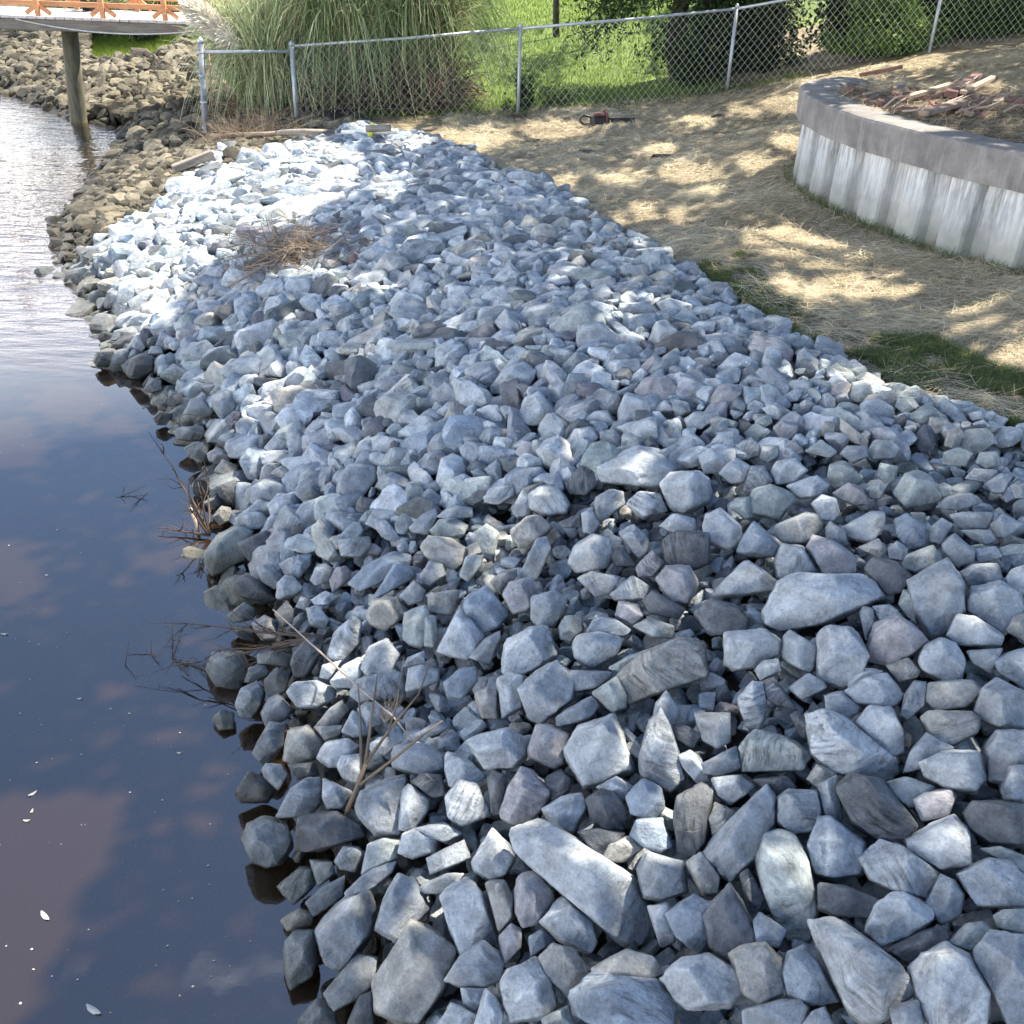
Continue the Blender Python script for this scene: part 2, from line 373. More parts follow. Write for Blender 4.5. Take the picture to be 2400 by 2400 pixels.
# ------------------------------------------------------------------ surveyed stones: outline, tone (v = veined), landmark name
SURVEY = '''
1733,1751 1769,1707 1845,1729 1903,1772 1881,1805 1787,1801 1740,1809|nv|speckled olive boulder
1888,1675 1939,1664 2001,1696 2062,1758 2102,1783 2102,1823 2026,1827 1954,1809 1903,1765|lv|pale oblong boulder
2008,1693 2037,1655 2091,1660 2117,1714 2118,1765 2084,1772 2048,1743|l
2158,1682 2178,1666 2276,1667 2296,1686 2294,1714 2236,1747 2196,1743|tv
2135,1758 2171,1718 2236,1751 2207,1791 2117,1812|g
2153,1787 2207,1760 2294,1762 2312,1827 2287,1856 2225,1852 2167,1820|l
2312,1754 2338,1714 2410,1711 2410,1838 2316,1830|g
2345,1856 2363,1794 2417,1791 2417,1881 2352,1874|g
1959,1845 1997,1812 2066,1827 2117,1888 2149,1932 2124,1986 2062,1968 1997,1932|dv|dark swirly veined boulder
2138,1874 2167,1856 2229,1849 2240,1870 2222,1914 2160,1925|p
2077,1834 2124,1820 2193,1845 2142,1856 2135,1896 2095,1863|n
2258,1907 2280,1878 2338,1878 2410,1888 2410,1983 2327,1979 2272,1943|dv
2124,1968 2236,1910 2272,1950 2276,2030 2207,2041 2128,1993|l|cracked square boulder
1892,1827 1914,1792 1954,1805 1961,1816 1921,1849|t
1917,1838 1961,1816 1975,1925 1932,1917|g
1820,1870 1849,1850 1914,1852 1925,1907 1903,1950 1856,1957 1820,1925|gv
1796,1839 1818,1874 1816,1932 1772,2012 1711,2066 1646,2012 1647,2001 1693,1936|g|leaning grey bar
1892,1983 1917,1914 1946,1914 1983,1943 2026,1975 2019,2048 1954,2059 1907,2048|s|blue dome-shaped boulder
1778,2001 1794,1957 1823,1946 1867,1961 1896,2012 1916,2128 1892,2214 1852,2204 1809,2142 1780,2062|nv|striped spindle boulder
2012,2012 2066,1968 2117,1983 2202,2048 2202,2091 2182,2109 2095,2088 2041,2062|lv|white streaked block
2204,2048 2236,2062 2260,2099 2247,2149 2207,2167 2167,2124 2189,2099|g
2243,2048 2316,2012 2370,2019 2407,2062 2407,2124 2294,2124 2258,2077|gv
2298,1990 2345,1983 2407,2008 2407,2048 2370,2026|n
2030,2182 2051,2120 2095,2091 2120,2091 2189,2131 2186,2157 2128,2196 2066,2218|l|heart-shaped boulder
1917,2070 1990,2080 2066,2109 2041,2153 1954,2146 1917,2128|d
2077,2225 2157,2182 2207,2171 2229,2193 2186,2236 2135,2262|d
2222,2211 2265,2164 2301,2160 2327,2182 2287,2233 2265,2225|n
1892,2157 1950,2149 2019,2200 2109,2258 2149,2323 2077,2388 2026,2399 1986,2370 1964,2327|lv|largest wedge boulder
2135,2272 2160,2236 2218,2214 2269,2243 2320,2323 2312,2410 2182,2410 2149,2334|lv|big speckled corner boulder
2283,2225 2320,2182 2410,2196 2410,2410 2370,2410 2327,2323 2287,2258|g
2327,2146 2352,2131 2410,2131 2410,2189 2338,2175|n
1711,2236 1740,2218 1791,2214 1834,2254 1834,2330 1787,2356 1743,2330|t
1834,2280 1849,2233 1885,2218 1925,2265 1961,2345 1903,2356 1845,2330|s
1740,2367 1809,2349 1874,2341 1892,2363 1881,2410 1743,2410|g
1874,2410 1903,2370 1932,2359 1957,2410|g
1765,2160 1780,2138 1845,2182 1823,2222 1772,2207|s
1647,2146 1709,2070 1774,2186 1770,2211 1709,2251 1665,2218|d|dark arrowhead boulder
1733,2048 1754,2037 1794,2106 1776,2135 1751,2109|d
2095,2410 2084,2363 2153,2341 2167,2410|g
1765,1827 1809,1823 1845,1820 1867,1845 1823,1874 1805,1856|dv
1667,1823 1730,1816 1770,1845 1712,1888 1680,1863|l
1093,1736 1122,1722 1191,1707 1230,1733 1234,1769 1201,1801 1136,1801|l
1238,1754 1256,1700 1288,1700 1332,1722 1321,1791 1299,1803 1241,1772|p|blunt pink-brown stone
1321,1754 1354,1707 1437,1678 1462,1747 1484,1805 1404,1827 1368,1847 1325,1772|l|broad pale star-shaped boulder
1499,1769 1520,1700 1549,1657 1575,1704 1593,1765 1607,1823 1571,1856 1502,1816|gv
1571,1704 1607,1700 1647,1722 1622,1758 1586,1733|dv
1625,1671 1712,1671 1712,1740 1680,1754 1647,1736|g
1586,1772 1618,1758 1643,1776 1665,1830 1636,1838 1600,1798|l
1636,1794 1680,1780 1727,1747 1738,1801 1687,1820 1647,1812|g
1172,1903 1191,1845 1220,1798 1245,1805 1292,1852 1292,1870 1245,1925 1209,1937 1176,1917|pv|speckled pink-edged boulder
1270,1896 1317,1867 1364,1858 1377,1892 1339,1957 1296,1932|l
1372,1874 1408,1849 1441,1856 1473,1903 1462,1943 1422,1946 1386,1917|dv|black and white banded stone
1142,1827 1158,1805 1189,1816 1172,1910 1151,1903|d
1278,1823 1314,1803 1339,1827 1332,1856 1296,1878 1278,1859|dv
1466,1867 1509,1825 1549,1845 1557,1892 1535,1925 1477,1907|s
1397,1845 1444,1820 1484,1845 1462,1878 1415,1856|l
1203,1950 1227,1932 1281,1923 1325,1950 1375,1993 1480,2051 1502,2095 1531,2171 1524,2211 1488,2218 1448,2207 1386,2149 1303,2073 1238,2026 1209,1990|l|longest pale slab
1107,2015 1154,1939 1194,1979 1209,2008 1187,2048 1154,2064 1114,2041|l
1354,1950 1401,1941 1466,1954 1419,1990 1412,2012 1383,1990|d
1413,2008 1426,1979 1477,1959 1509,1986 1462,2019 1422,2022|t
1477,1957 1491,1921 1553,1917 1575,1983 1549,2001 1509,1986|s
1578,1917 1586,1870 1643,1838 1674,1849 1665,1903 1654,1975 1629,2008 1589,1997|dv
1660,1917 1676,1881 1723,1903 1694,1946 1669,1957|tv
1495,2041 1517,1997 1600,2019 1607,2091 1549,2109 1509,2102|g
1607,2022 1643,1997 1687,2055 1680,2095 1647,2099|t
1207,2084 1220,2048 1256,2042 1299,2091 1296,2117 1259,2167 1223,2175 1209,2135|p|rounded pink boulder
1267,2160 1314,2099 1390,2157 1399,2211 1383,2234 1317,2207|l
1517,2124 1564,2117 1575,2135 1582,2204 1549,2222 1535,2171|l
1557,2142 1625,2097 1672,2117 1658,2214 1636,2236 1582,2193|s
1174,2309 1191,2272 1256,2243 1296,2309 1303,2356 1281,2381 1198,2394 1180,2352|lv|white dark-speckled cube
1263,2243 1296,2211 1346,2225 1383,2276 1368,2309 1332,2338 1281,2287|t
1386,2272 1470,2225 1531,2243 1553,2283 1499,2316 1401,2316|t
1332,2334 1386,2280 1462,2294 1535,2294 1582,2341 1571,2410 1408,2410 1354,2381|sv|large blue streaked boulder
1547,2294 1600,2243 1658,2236 1734,2280 1741,2323 1709,2356 1614,2363 1575,2330|l|smooth white lozenge
1111,2410 1140,2316 1165,2341 1180,2374 1176,2410|l
1270,2388 1332,2356 1346,2410 1274,2410|n
1136,2066 1183,2066 1205,2106 1201,2153 1169,2186 1154,2117|t
1169,2196 1198,2164 1223,2178 1220,2222 1183,2262 1180,2225|p
1040,2298 1076,2243 1134,2204 1181,2243 1178,2298 1130,2316 1083,2312|g
1238,2196 1270,2178 1303,2204 1245,2243|s
590,1766 631,1692 668,1696 664,1745 623,1799|gv
664,1783 677,1712 722,1700 759,1737 743,1778 689,1791|t
736,1704 801,1700 797,1722 761,1736|t
743,1776 761,1740 815,1731 841,1747 808,1798 772,1798|l
790,1791 801,1771 841,1769 844,1809 830,1839 804,1823|lv
859,1747 899,1725 942,1736 906,1769 877,1769|l
918,1772 928,1747 993,1742 1040,1772 1040,1809 982,1816 920,1798|g
614,1805 623,1789 659,1791 676,1816 663,1838 652,1852 620,1823|l
553,1856 583,1805 620,1823 652,1845 627,1878 565,1881|d
674,1791 739,1787 750,1816 703,1823 685,1812|d
681,1849 717,1823 750,1823 754,1881 725,1914 696,1914 645,1917 674,1888|gv
757,1823 786,1841 826,1856 801,1896 768,1896 755,1867|l
833,1888 844,1856 888,1834 953,1820 946,1917 935,1957 880,1954 844,1914|g|broad boulder behind the stems
935,1943 940,1852 957,1836 1007,1874 1000,1903 967,1950|l
964,1834 989,1812 1033,1816 1047,1863 1014,1870|dv
1043,1801 1043,1762 1098,1780 1141,1820 1116,1834 1054,1845|lv
1043,1870 1076,1827 1116,1834 1152,1910 1080,1936 1051,1914|lv
567,1968 580,1932 620,1917 674,1932 685,1975 656,2026 627,2033 591,2019|gv|round disc-shaped boulder
690,1986 699,1917 786,1901 848,1936 855,1961 783,1983 717,1997|d|dark shoe-shaped slab
783,2019 804,1983 837,1986 857,2001 833,2044 797,2037|gv
862,1979 899,1964 938,1968 931,2012 848,2048 866,2012|n
933,1997 942,1957 989,1939 1025,1964 1018,1997 967,2012|l
971,1943 1043,1928 1087,1954 1043,1975 1014,1964|gv
1000,2012 1087,1968 1101,2012 1007,2051|g
649,2077 703,2033 732,2037 739,2073 688,2120|nv
725,2015 779,2019 786,2048 746,2077 732,2037|n
717,2117 754,2080 808,2051 804,2102 736,2149|s
804,2095 866,2037 931,2017 920,2044 870,2084 812,2106|l
739,2182 761,2146 812,2102 866,2084 880,2124 870,2186 801,2280 761,2262|g|tall leaning boulder
880,2175 899,2109 935,2048 971,2059 975,2084 1007,2131 975,2157 928,2207|g
982,2080 1043,2048 1098,2048 1036,2095 996,2095|g
1031,2102 1043,2084 1098,2055 1134,2099 1163,2207 1080,2236 1051,2167|l|flat rectangular block
667,2207 688,2182 732,2182 743,2236 732,2287 681,2320 670,2280|g
875,2301 928,2211 960,2160 1000,2175 1072,2222 1043,2309 982,2400 942,2400 880,2367|t|creased tan boulder
757,2330 808,2294 833,2236 884,2247 877,2312 837,2341 783,2370|g
699,2392 746,2338 786,2363 790,2407 703,2407|g
812,2407 844,2334 873,2323 877,2407|d
1025,2407 1058,2349 1116,2378 1112,2407|l
656,2157 703,2128 736,2142 732,2167 674,2182|t
1080,2316 1138,2316 1116,2374 1087,2352|g
1729,1291 1740,1262 1765,1220 1827,1280 1812,1303 1747,1298|s|blue pyramid stone
1646,1234 1654,1209 1687,1191 1737,1234 1739,1263 1708,1290 1654,1267|l
1809,1251 1820,1229 1888,1200 1917,1207 1930,1236 1888,1272 1838,1272|t
1936,1236 1946,1222 1983,1247 1986,1276 1968,1285 1939,1269|g
1972,1236 2044,1200 2073,1200 2073,1233 2044,1272 2019,1269 1979,1254|l
2095,1218 2124,1204 2171,1233 2167,1280 2131,1291 2102,1254|sv
2175,1240 2207,1213 2233,1229 2204,1276 2178,1269|g
2207,1276 2236,1251 2287,1291 2283,1316 2243,1329 2211,1294|g
2251,1243 2323,1242 2332,1265 2312,1278 2280,1265|g
2117,1320 2124,1301 2186,1278 2211,1309 2153,1343 2120,1334|n
2080,1283 2102,1269 2128,1287 2124,1316 2084,1309|g
1816,1316 1834,1276 1881,1280 1914,1338 1874,1345 1823,1356|lv
1892,1283 1907,1254 1954,1269 2008,1309 2001,1345 1932,1347 1907,1309|p
1791,1432 1823,1403 1823,1363 1878,1343 2012,1347 2048,1363 2070,1396 2015,1425 1932,1461 1827,1479 1794,1461|l|widest flat slab
2026,1334 2044,1307 2099,1316 2138,1349 2113,1388 2080,1396 2051,1367|d
1667,1396 1700,1356 1751,1312 1772,1327 1827,1363 1816,1381 1736,1396|l
2128,1363 2222,1312 2258,1363 2262,1432 2211,1490 2182,1497 2142,1436|g|tall ridged boulder
2251,1341 2280,1325 2341,1320 2349,1359 2272,1378|g
2265,1410 2280,1378 2345,1363 2388,1388 2400,1425 2352,1486 2309,1454 2269,1432|l|rounded pale boulder
2356,1356 2370,1334 2410,1320 2410,1399 2367,1378|l
2356,1479 2374,1446 2410,1432 2410,1508|t
2218,1490 2243,1439 2287,1446 2352,1493 2345,1512 2294,1515 2247,1512|l
2035,1515 2051,1461 2102,1436 2149,1472 2175,1504 2135,1537 2077,1562 2037,1551|p
2015,1439 2022,1421 2048,1425 2048,1490 2030,1501|g
2044,1421 2084,1416 2106,1432 2062,1457|l
1914,1562 1917,1490 1946,1466 1990,1470 2019,1501 2037,1537 2019,1591 1979,1613 1917,1595|l|upright pale boulder
1836,1544 1838,1493 1852,1477 1917,1515 1907,1570 1896,1577 1856,1559|g
1700,1486 1791,1474 1827,1501 1823,1533 1772,1562 1722,1570 1700,1555|l
2151,1548 2167,1512 2207,1495 2243,1508 2263,1548 2254,1588 2222,1604 2157,1570|l|smooth egg-shaped boulder
2171,1599 2222,1606 2280,1595 2300,1620 2265,1657 2196,1666 2169,1642|t
2077,1559 2128,1542 2157,1573 2149,1588 2106,1599|tv
2109,1678 2120,1628 2142,1595 2171,1599 2167,1653 2128,1686|gv
1979,1620 2026,1588 2077,1577 2118,1628 2113,1642 2084,1660 2008,1649|l
1990,1595 2026,1566 2070,1573 2008,1606 1986,1613|l
1847,1613 1896,1577 1932,1599 1939,1613 1878,1640|g
1932,1631 1972,1620 2019,1660 1990,1687 1936,1660|gv
1769,1570 1787,1548 1823,1544 1830,1573 1783,1595|l
1729,1635 1762,1599 1787,1599 1798,1657 1783,1707 1751,1707 1733,1660|lv
1787,1599 1812,1589 1845,1628 1867,1664 1820,1653 1794,1635|dv
2287,1664 2298,1617 2334,1588 2410,1628 2410,1700 2345,1707 2298,1686|g
2327,1551 2345,1537 2410,1515 2410,1620 2338,1573|s
2265,1526 2352,1519 2327,1551 2323,1580 2280,1555|g
2280,1287 2334,1280 2349,1305 2294,1320|g
2323,1291 2370,1276 2410,1276 2410,1294 2349,1305|n
2320,1229 2349,1205 2400,1229 2352,1262 2334,1258|g
2225,1207 2262,1200 2330,1200 2316,1240 2251,1240|g
2106,1417 2117,1381 2135,1381 2142,1432 2149,1461 2128,1446|n
2012,1283 2059,1262 2080,1291 2062,1309 2037,1298|t
1852,1675 1867,1667 1888,1682 1903,1743 1874,1722|d
1628,1436 1664,1403 1722,1417 1754,1450 1747,1479 1664,1490|dv
1324,1041 1347,1004 1384,1000 1405,1025 1388,1046 1347,1066|lv
1405,1012 1438,1004 1471,1041 1446,1054 1409,1037|gv
1446,1000 1537,975 1546,1025 1513,1046 1471,1025|l
1289,1104 1297,1079 1326,1064 1355,1079 1330,1112 1305,1137 1289,1133|l
1355,1070 1430,1037 1438,1054 1372,1087|d|dark flat sliver
1322,1133 1363,1091 1392,1099 1405,1133 1372,1161 1334,1157|dv
1397,1091 1484,1054 1496,1046 1546,1054 1583,1099 1554,1145 1496,1137 1409,1128|l|wide pale hump boulder
1546,1133 1570,1108 1637,1104 1662,1124 1662,1174 1604,1203 1570,1190|l
1467,1182 1496,1153 1546,1157 1562,1195 1508,1215|lv
1395,1166 1430,1147 1459,1153 1463,1182 1409,1224 1397,1199|gv
1206,1182 1223,1149 1243,1137 1243,1207 1210,1211|g
1239,1157 1264,1139 1310,1141 1334,1182 1326,1203 1277,1207 1243,1190|lv
1032,1153 1049,1124 1086,1110 1119,1128 1119,1145 1057,1174 1036,1166|l
1001,1046 1016,1021 1053,1006 1078,1033 1074,1066 1024,1079 1003,1066|g
1078,1050 1094,1033 1140,1041 1152,1066 1107,1112 1094,1112|g
883,1108 887,1091 937,1093 933,1120 912,1139 887,1128|n
939,1083 958,1054 987,1050 991,1066 966,1099 941,1091|lv
1132,1166 1165,1141 1202,1137 1206,1161 1169,1182 1136,1178|lv
1078,1178 1115,1149 1140,1149 1144,1166 1107,1186|d
858,1228 875,1195 933,1188 958,1215 929,1244 883,1240|g
958,1236 987,1207 1020,1190 1028,1207 1007,1253 970,1248|g
1024,1211 1061,1182 1107,1190 1107,1211 1057,1219|g
1007,1244 1028,1219 1069,1215 1098,1232 1082,1261 1024,1257|n
985,1282 1003,1257 1053,1261 1094,1286 1090,1315 1061,1337 1028,1319 995,1302|t|brown loaf-shaped stone
1111,1248 1140,1228 1169,1248 1156,1302 1136,1304|n
1198,1244 1235,1211 1268,1209 1295,1236 1248,1269 1227,1298 1202,1265|tv
1334,1319 1347,1282 1392,1251 1430,1265 1438,1306 1421,1331 1355,1342|l|white rounded boulder
1219,1344 1256,1265 1281,1257 1293,1286 1277,1315 1256,1360 1223,1356|g|finger-shaped grey stone
1434,1302 1446,1282 1463,1286 1492,1327 1442,1327|dv
1450,1248 1484,1228 1521,1265 1513,1298 1496,1311 1467,1273|lv
1546,1232 1579,1203 1628,1215 1633,1248 1575,1248|l
1554,1265 1587,1244 1662,1248 1662,1319 1628,1335 1558,1319|dv|dark pleated boulder
1539,1356 1562,1327 1616,1327 1635,1364 1612,1414 1570,1410|p
1492,1327 1529,1290 1558,1319 1529,1352 1496,1352|pv
1355,1356 1388,1340 1455,1352 1430,1393 1397,1398|gv
1430,1393 1484,1348 1521,1373 1513,1406 1442,1406|gv
875,1402 925,1319 958,1319 972,1352 937,1373 883,1402|s
860,1447 871,1406 929,1400 954,1431 929,1460 904,1476 871,1464|t|cream rounded stone
985,1352 1007,1315 1036,1323 1045,1348 1007,1373 991,1369|g
1078,1352 1094,1298 1132,1302 1127,1327 1098,1364|n
935,1398 970,1360 997,1385 991,1410 958,1418|g
1003,1393 1078,1381 1057,1410 1057,1443 1007,1435|t
1148,1364 1173,1340 1210,1335 1210,1352 1177,1393|t
1086,1418 1094,1398 1140,1373 1194,1439 1165,1472 1132,1484 1090,1455|s|blue pentagonal boulder
1177,1393 1194,1364 1248,1352 1258,1385 1239,1431 1202,1439|p
1245,1398 1297,1385 1330,1406 1318,1439 1297,1468 1264,1472 1245,1451|g
1024,1526 1065,1468 1082,1414 1098,1468 1136,1493 1098,1547 1057,1538|l
1098,1542 1136,1497 1173,1478 1173,1497 1148,1555|g
1183,1501 1239,1472 1281,1468 1303,1534 1264,1563 1231,1580 1181,1580 1198,1534|l
1343,1513 1355,1489 1401,1480 1463,1497 1446,1534 1388,1567 1347,1542|l
1310,1468 1326,1443 1363,1443 1368,1476 1334,1505 1314,1497|n
1448,1580 1496,1534 1579,1501 1616,1497 1650,1513 1657,1584 1570,1613 1479,1646 1459,1625|tv|log-shaped grained boulder
1214,1613 1248,1580 1305,1547 1347,1592 1343,1638 1268,1696 1239,1683|g|large smooth five-sided block
1165,1592 1194,1576 1227,1584 1223,1658 1177,1685|l
1113,1625 1144,1609 1165,1621 1165,1683 1132,1683|t
1314,1592 1339,1571 1438,1576 1409,1609 1347,1621|gv
1388,1625 1446,1584 1471,1634 1467,1658 1438,1671|n
1421,1567 1471,1538 1521,1522 1463,1576|n
1299,1683 1388,1629 1405,1654 1380,1687 1305,1704|g
1537,1650 1562,1617 1591,1663 1583,1700 1529,1700|g
1040,1600 1074,1571 1115,1563 1119,1596 1082,1638 1049,1634|s
951,1621 958,1567 987,1557 1028,1571 1028,1596 991,1613|g
1442,1443 1450,1410 1496,1418 1508,1443 1484,1464|p
1506,1406 1529,1385 1608,1427 1587,1451 1521,1435|d
1484,1468 1521,1447 1579,1468 1579,1497 1529,1493|nv
1372,1484 1397,1439 1450,1455 1479,1476 1463,1493 1401,1480|sv
1264,1029 1285,1008 1318,1025 1318,1046 1281,1046|n
1123,1025 1140,1000 1177,1004 1181,1033 1165,1054 1136,1046|gv
1206,1062 1223,1033 1256,1037 1260,1075 1235,1095|p
945,1166 954,1133 987,1128 1003,1166 987,1186 949,1186|n
1103,1104 1119,1097 1156,1120 1140,1133 1111,1120|n
1136,1099 1173,1070 1177,1133 1156,1133|g
1310,1224 1359,1203 1363,1236 1318,1236|d
1363,1203 1388,1190 1405,1228 1388,1253 1368,1248|g
527,1037 594,1017 639,1025 619,1054 556,1075 536,1070|l|flat white stone near the waterline
619,1050 648,1017 677,1008 689,1025 681,1046 639,1079|g
561,1083 581,1050 623,1054 635,1091 602,1128 581,1124|s
432,1050 457,1035 490,1046 482,1075 449,1075|g
486,1062 507,1050 532,1058 540,1079 515,1089 490,1079|p
503,1104 523,1077 556,1091 556,1128 515,1112|t
469,1124 498,1112 519,1124 498,1137|d
507,1141 552,1124 565,1166 552,1190 515,1166|dv
569,1153 623,1120 689,1145 681,1166 623,1190 598,1186|g
635,1108 660,1091 705,1112 697,1128 656,1120|t
691,1157 705,1112 743,1101 766,1137 747,1166 710,1178|g
759,1203 761,1141 776,1133 790,1145 788,1199|s
784,1178 797,1112 821,1087 879,1095 884,1128 850,1166 821,1199 792,1199|g|tall pitted boulder
819,1079 842,1037 867,1023 888,1046 884,1079 863,1091|l
710,1104 710,1066 730,1037 759,1054 755,1083|l
648,1083 656,1066 705,1062 705,1091 685,1095|n
476,1178 507,1159 527,1174 503,1195|gv
498,1211 519,1186 540,1190 548,1215 515,1232|t
627,1186 643,1166 693,1153 705,1174 689,1211 643,1224|l
681,1219 710,1178 755,1166 759,1203 726,1248 714,1269 689,1248|g
552,1215 577,1195 610,1199 639,1224 610,1240 573,1244|l
623,1269 648,1240 685,1244 718,1286 693,1302 631,1290|p|smooth pinkish bun-shaped stone
478,1298 507,1257 556,1232 594,1244 577,1290 573,1315 498,1348 482,1331|n|green-grey boulder overhanging the water
556,1273 623,1244 631,1265 614,1306 594,1323 569,1298|dv
598,1327 635,1323 664,1352 660,1373 643,1381 614,1364|g
542,1360 577,1348 623,1369 648,1406 623,1414 565,1398|d
648,1402 652,1364 668,1348 689,1352 710,1377 697,1393 656,1404|l
681,1344 697,1302 730,1298 726,1327 701,1356|sv
728,1360 739,1331 759,1319 780,1331 772,1364 739,1373|g
772,1360 788,1331 817,1327 821,1356 780,1389|p
792,1265 867,1257 871,1282 846,1306 801,1302|gv
801,1232 813,1203 850,1203 846,1232 817,1240|gv
739,1228 755,1203 788,1211 788,1236 747,1244|gv
817,1369 855,1327 921,1294 962,1302 954,1327 896,1364 846,1385|s|long blue-grey bar
768,1534 784,1480 817,1453 848,1455 842,1505 801,1551 776,1542|lv|upright speckled tooth-shaped boulder
681,1555 689,1526 730,1482 759,1501 747,1538 718,1588 689,1588|dv
592,1460 619,1443 652,1460 648,1497 614,1501 598,1480|pv
643,1439 672,1406 689,1431 685,1460 660,1472|d
718,1427 743,1418 772,1451 763,1472 726,1464|l
730,1406 763,1385 792,1398 768,1418 739,1418|l
693,1422 705,1398 734,1406 718,1431|g
532,1443 573,1410 598,1427 594,1451 548,1460|g
536,1464 585,1472 598,1505 565,1497|d
602,1534 648,1526 685,1538 677,1563 606,1555|n
482,1567 498,1530 569,1526 581,1580 561,1617 507,1609|gv|half-sunken boulder under the twigs
573,1600 585,1563 623,1555 631,1580 594,1600|gv
619,1596 648,1563 681,1580 668,1621 639,1638 623,1625|dv
550,1650 565,1613 602,1596 619,1621 614,1646 590,1683 561,1679|lv
612,1671 627,1642 652,1625 685,1663 668,1687 623,1704|g
672,1621 689,1600 714,1605 747,1596 788,1617 784,1638 743,1658 697,1658|lv|knobbly bone-shaped boulder
774,1596 805,1559 842,1540 850,1580 826,1613 784,1609|l
749,1588 755,1559 801,1547 772,1592|l
846,1567 863,1518 908,1497 937,1534 913,1580 867,1588|l
817,1625 842,1592 913,1567 950,1580 946,1634 888,1638 842,1646|gv
734,1708 772,1663 805,1638 817,1663 784,1708 755,1720|t
498,1683 519,1663 548,1671 548,1708 515,1712|g
946,1497 950,1435 995,1418 1016,1455 991,1518 958,1509|n
995,1447 1020,1439 1028,1497 1016,1518 995,1513|n
946,1563 954,1542 995,1526 995,1555|l
838,1663 859,1646 892,1650 892,1696 859,1708|g
801,1716 826,1663 850,1687 867,1720 830,1729|l
919,1153 933,1139 954,1145 950,1161|l
407,1012 428,1000 474,1000 486,1021 461,1033 416,1029|gv
1697,795 1712,766 1733,754 1766,783 1757,799 1704,804|s
1753,816 1774,787 1832,791 1857,824 1853,849 1807,853 1770,841|pv|knobbly boulder perched at the grass edge
1745,758 1774,748 1815,752 1815,766 1778,787|g
1865,853 1869,828 1886,814 1919,845 1923,866 1865,866|g
1931,907 1960,870 1993,903 1956,919|l
1989,940 1998,899 2039,890 2051,924 2031,948|n
1998,882 2027,868 2072,895 2076,924 2051,924|t
2000,1006 2008,969 2039,959 2080,1006 2051,1025|l|bright white triangular stone
2171,1019 2180,977 2221,982 2225,998 2188,1023|tv
2213,1044 2221,1011 2246,1000 2263,1019 2234,1052|t|cream bean-shaped stone
2205,957 2213,932 2246,953 2275,998 2246,998|s
2097,953 2105,932 2138,932 2155,953 2122,973|n
2126,998 2134,969 2180,953 2205,969 2180,994|n
2267,969 2300,961 2304,982 2279,986|l
2277,994 2304,984 2320,998 2300,1011|l
2209,1089 2213,1060 2246,1048 2279,1064 2263,1093|n
2055,1114 2064,1085 2105,1093 2097,1127 2080,1139|n
1940,1118 1944,1089 1981,1081 2022,1118 2010,1135 1956,1147|n
1805,1106 1819,1081 1865,1075 1892,1102 1865,1131 1819,1135|l
2091,1155 2122,1110 2151,1100 2180,1118 2209,1168 2180,1180 2126,1189|n|olive peaked boulder
1755,1180 1766,1147 1807,1135 1848,1151 1865,1172 1824,1218 1757,1201|n|olive rounded slab
1844,1139 1915,1114 1944,1139 1915,1164 1873,1168|l
1904,1180 1927,1158 1960,1168 1969,1205 1952,1222 1927,1218|l
1952,1155 1989,1131 2022,1147 2039,1180 2006,1184 1973,1172|p
2029,1147 2047,1129 2080,1135 2064,1168 2039,1168|n
1741,1151 1761,1093 1790,1093 1811,1127 1786,1155|gv
1637,1069 1658,1052 1720,1052 1724,1073 1704,1106 1654,1110 1641,1085|l
1685,1110 1720,1073 1761,1093 1741,1131 1712,1133|l
1724,1044 1761,1025 1782,1044 1778,1069 1749,1077|gv
1656,1048 1687,1015 1720,1011 1724,1040 1695,1052|l
1646,1015 1683,986 1710,982 1708,1002 1662,1031|gv
1604,982 1629,965 1683,973 1646,1006 1612,1006|l
1602,1031 1617,1008 1654,1040 1637,1071 1617,1056|l
1766,1006 1774,973 1807,973 1811,990 1782,1011|n
1811,1002 1832,986 1869,998 1865,1027 1828,1031|p
1786,957 1819,944 1853,965 1832,986 1807,982|l
1824,936 1865,911 1882,915 1869,940 1836,944|l
1658,940 1687,903 1737,903 1737,924 1699,961 1658,961|p
1906,1015 1931,986 1960,990 1956,1015 1927,1023|t
1969,1006 1969,977 1993,1006 2035,1031 2031,1052 1989,1031|t
1886,1056 1927,1031 1964,1060 1944,1073 1890,1060|n
1969,1064 1985,1044 2031,1048 2035,1069 1998,1085|g
2035,1056 2051,1031 2089,1031 2109,1052 2097,1073 2047,1077|g
1824,1060 1828,1035 1865,1031 1886,1060 1857,1069|p
1782,1073 1786,1048 1824,1044 1824,1069 1799,1085|n
2263,1122 2283,1098 2337,1102 2320,1131|g
2312,1131 2345,1110 2374,1114 2354,1155 2325,1155|g
2192,1189 2221,1164 2275,1155 2304,1176 2246,1197|g
2287,1085 2296,1060 2337,1060 2349,1089 2312,1098|n
2366,1139 2387,1127 2412,1135 2412,1168 2378,1168|g
2188,1139 2213,1131 2246,1147 2238,1164 2209,1164|n
2134,1201 2167,1201 2171,1230 2147,1222|t
1708,1189 1724,1168 1757,1164 1766,1213 1749,1218|n
1215,740 1233,719 1311,706 1336,724 1290,755 1248,771|l
1285,766 1321,745 1373,709 1414,735 1424,776 1362,797 1311,797|n|large pale boulder near the crest
1352,812 1357,761 1409,755 1455,792 1450,807 1409,831 1362,828|g
1463,787 1481,740 1538,735 1543,755 1497,802|s
1520,802 1538,755 1559,750 1590,776 1585,818 1549,833|l
1158,755 1186,724 1217,755 1223,781 1192,802|l
1150,906 1181,864 1228,849 1259,869 1248,900 1202,931 1155,921|l|pale loaf-shaped boulder
1215,983 1233,931 1264,916 1305,968 1305,994 1228,999|lv
1197,807 1223,771 1274,768 1290,776 1223,828 1202,828|t
1199,631 1217,611 1274,587 1285,611 1233,636|l
1047,704 1052,667 1114,673 1109,709 1067,735|l
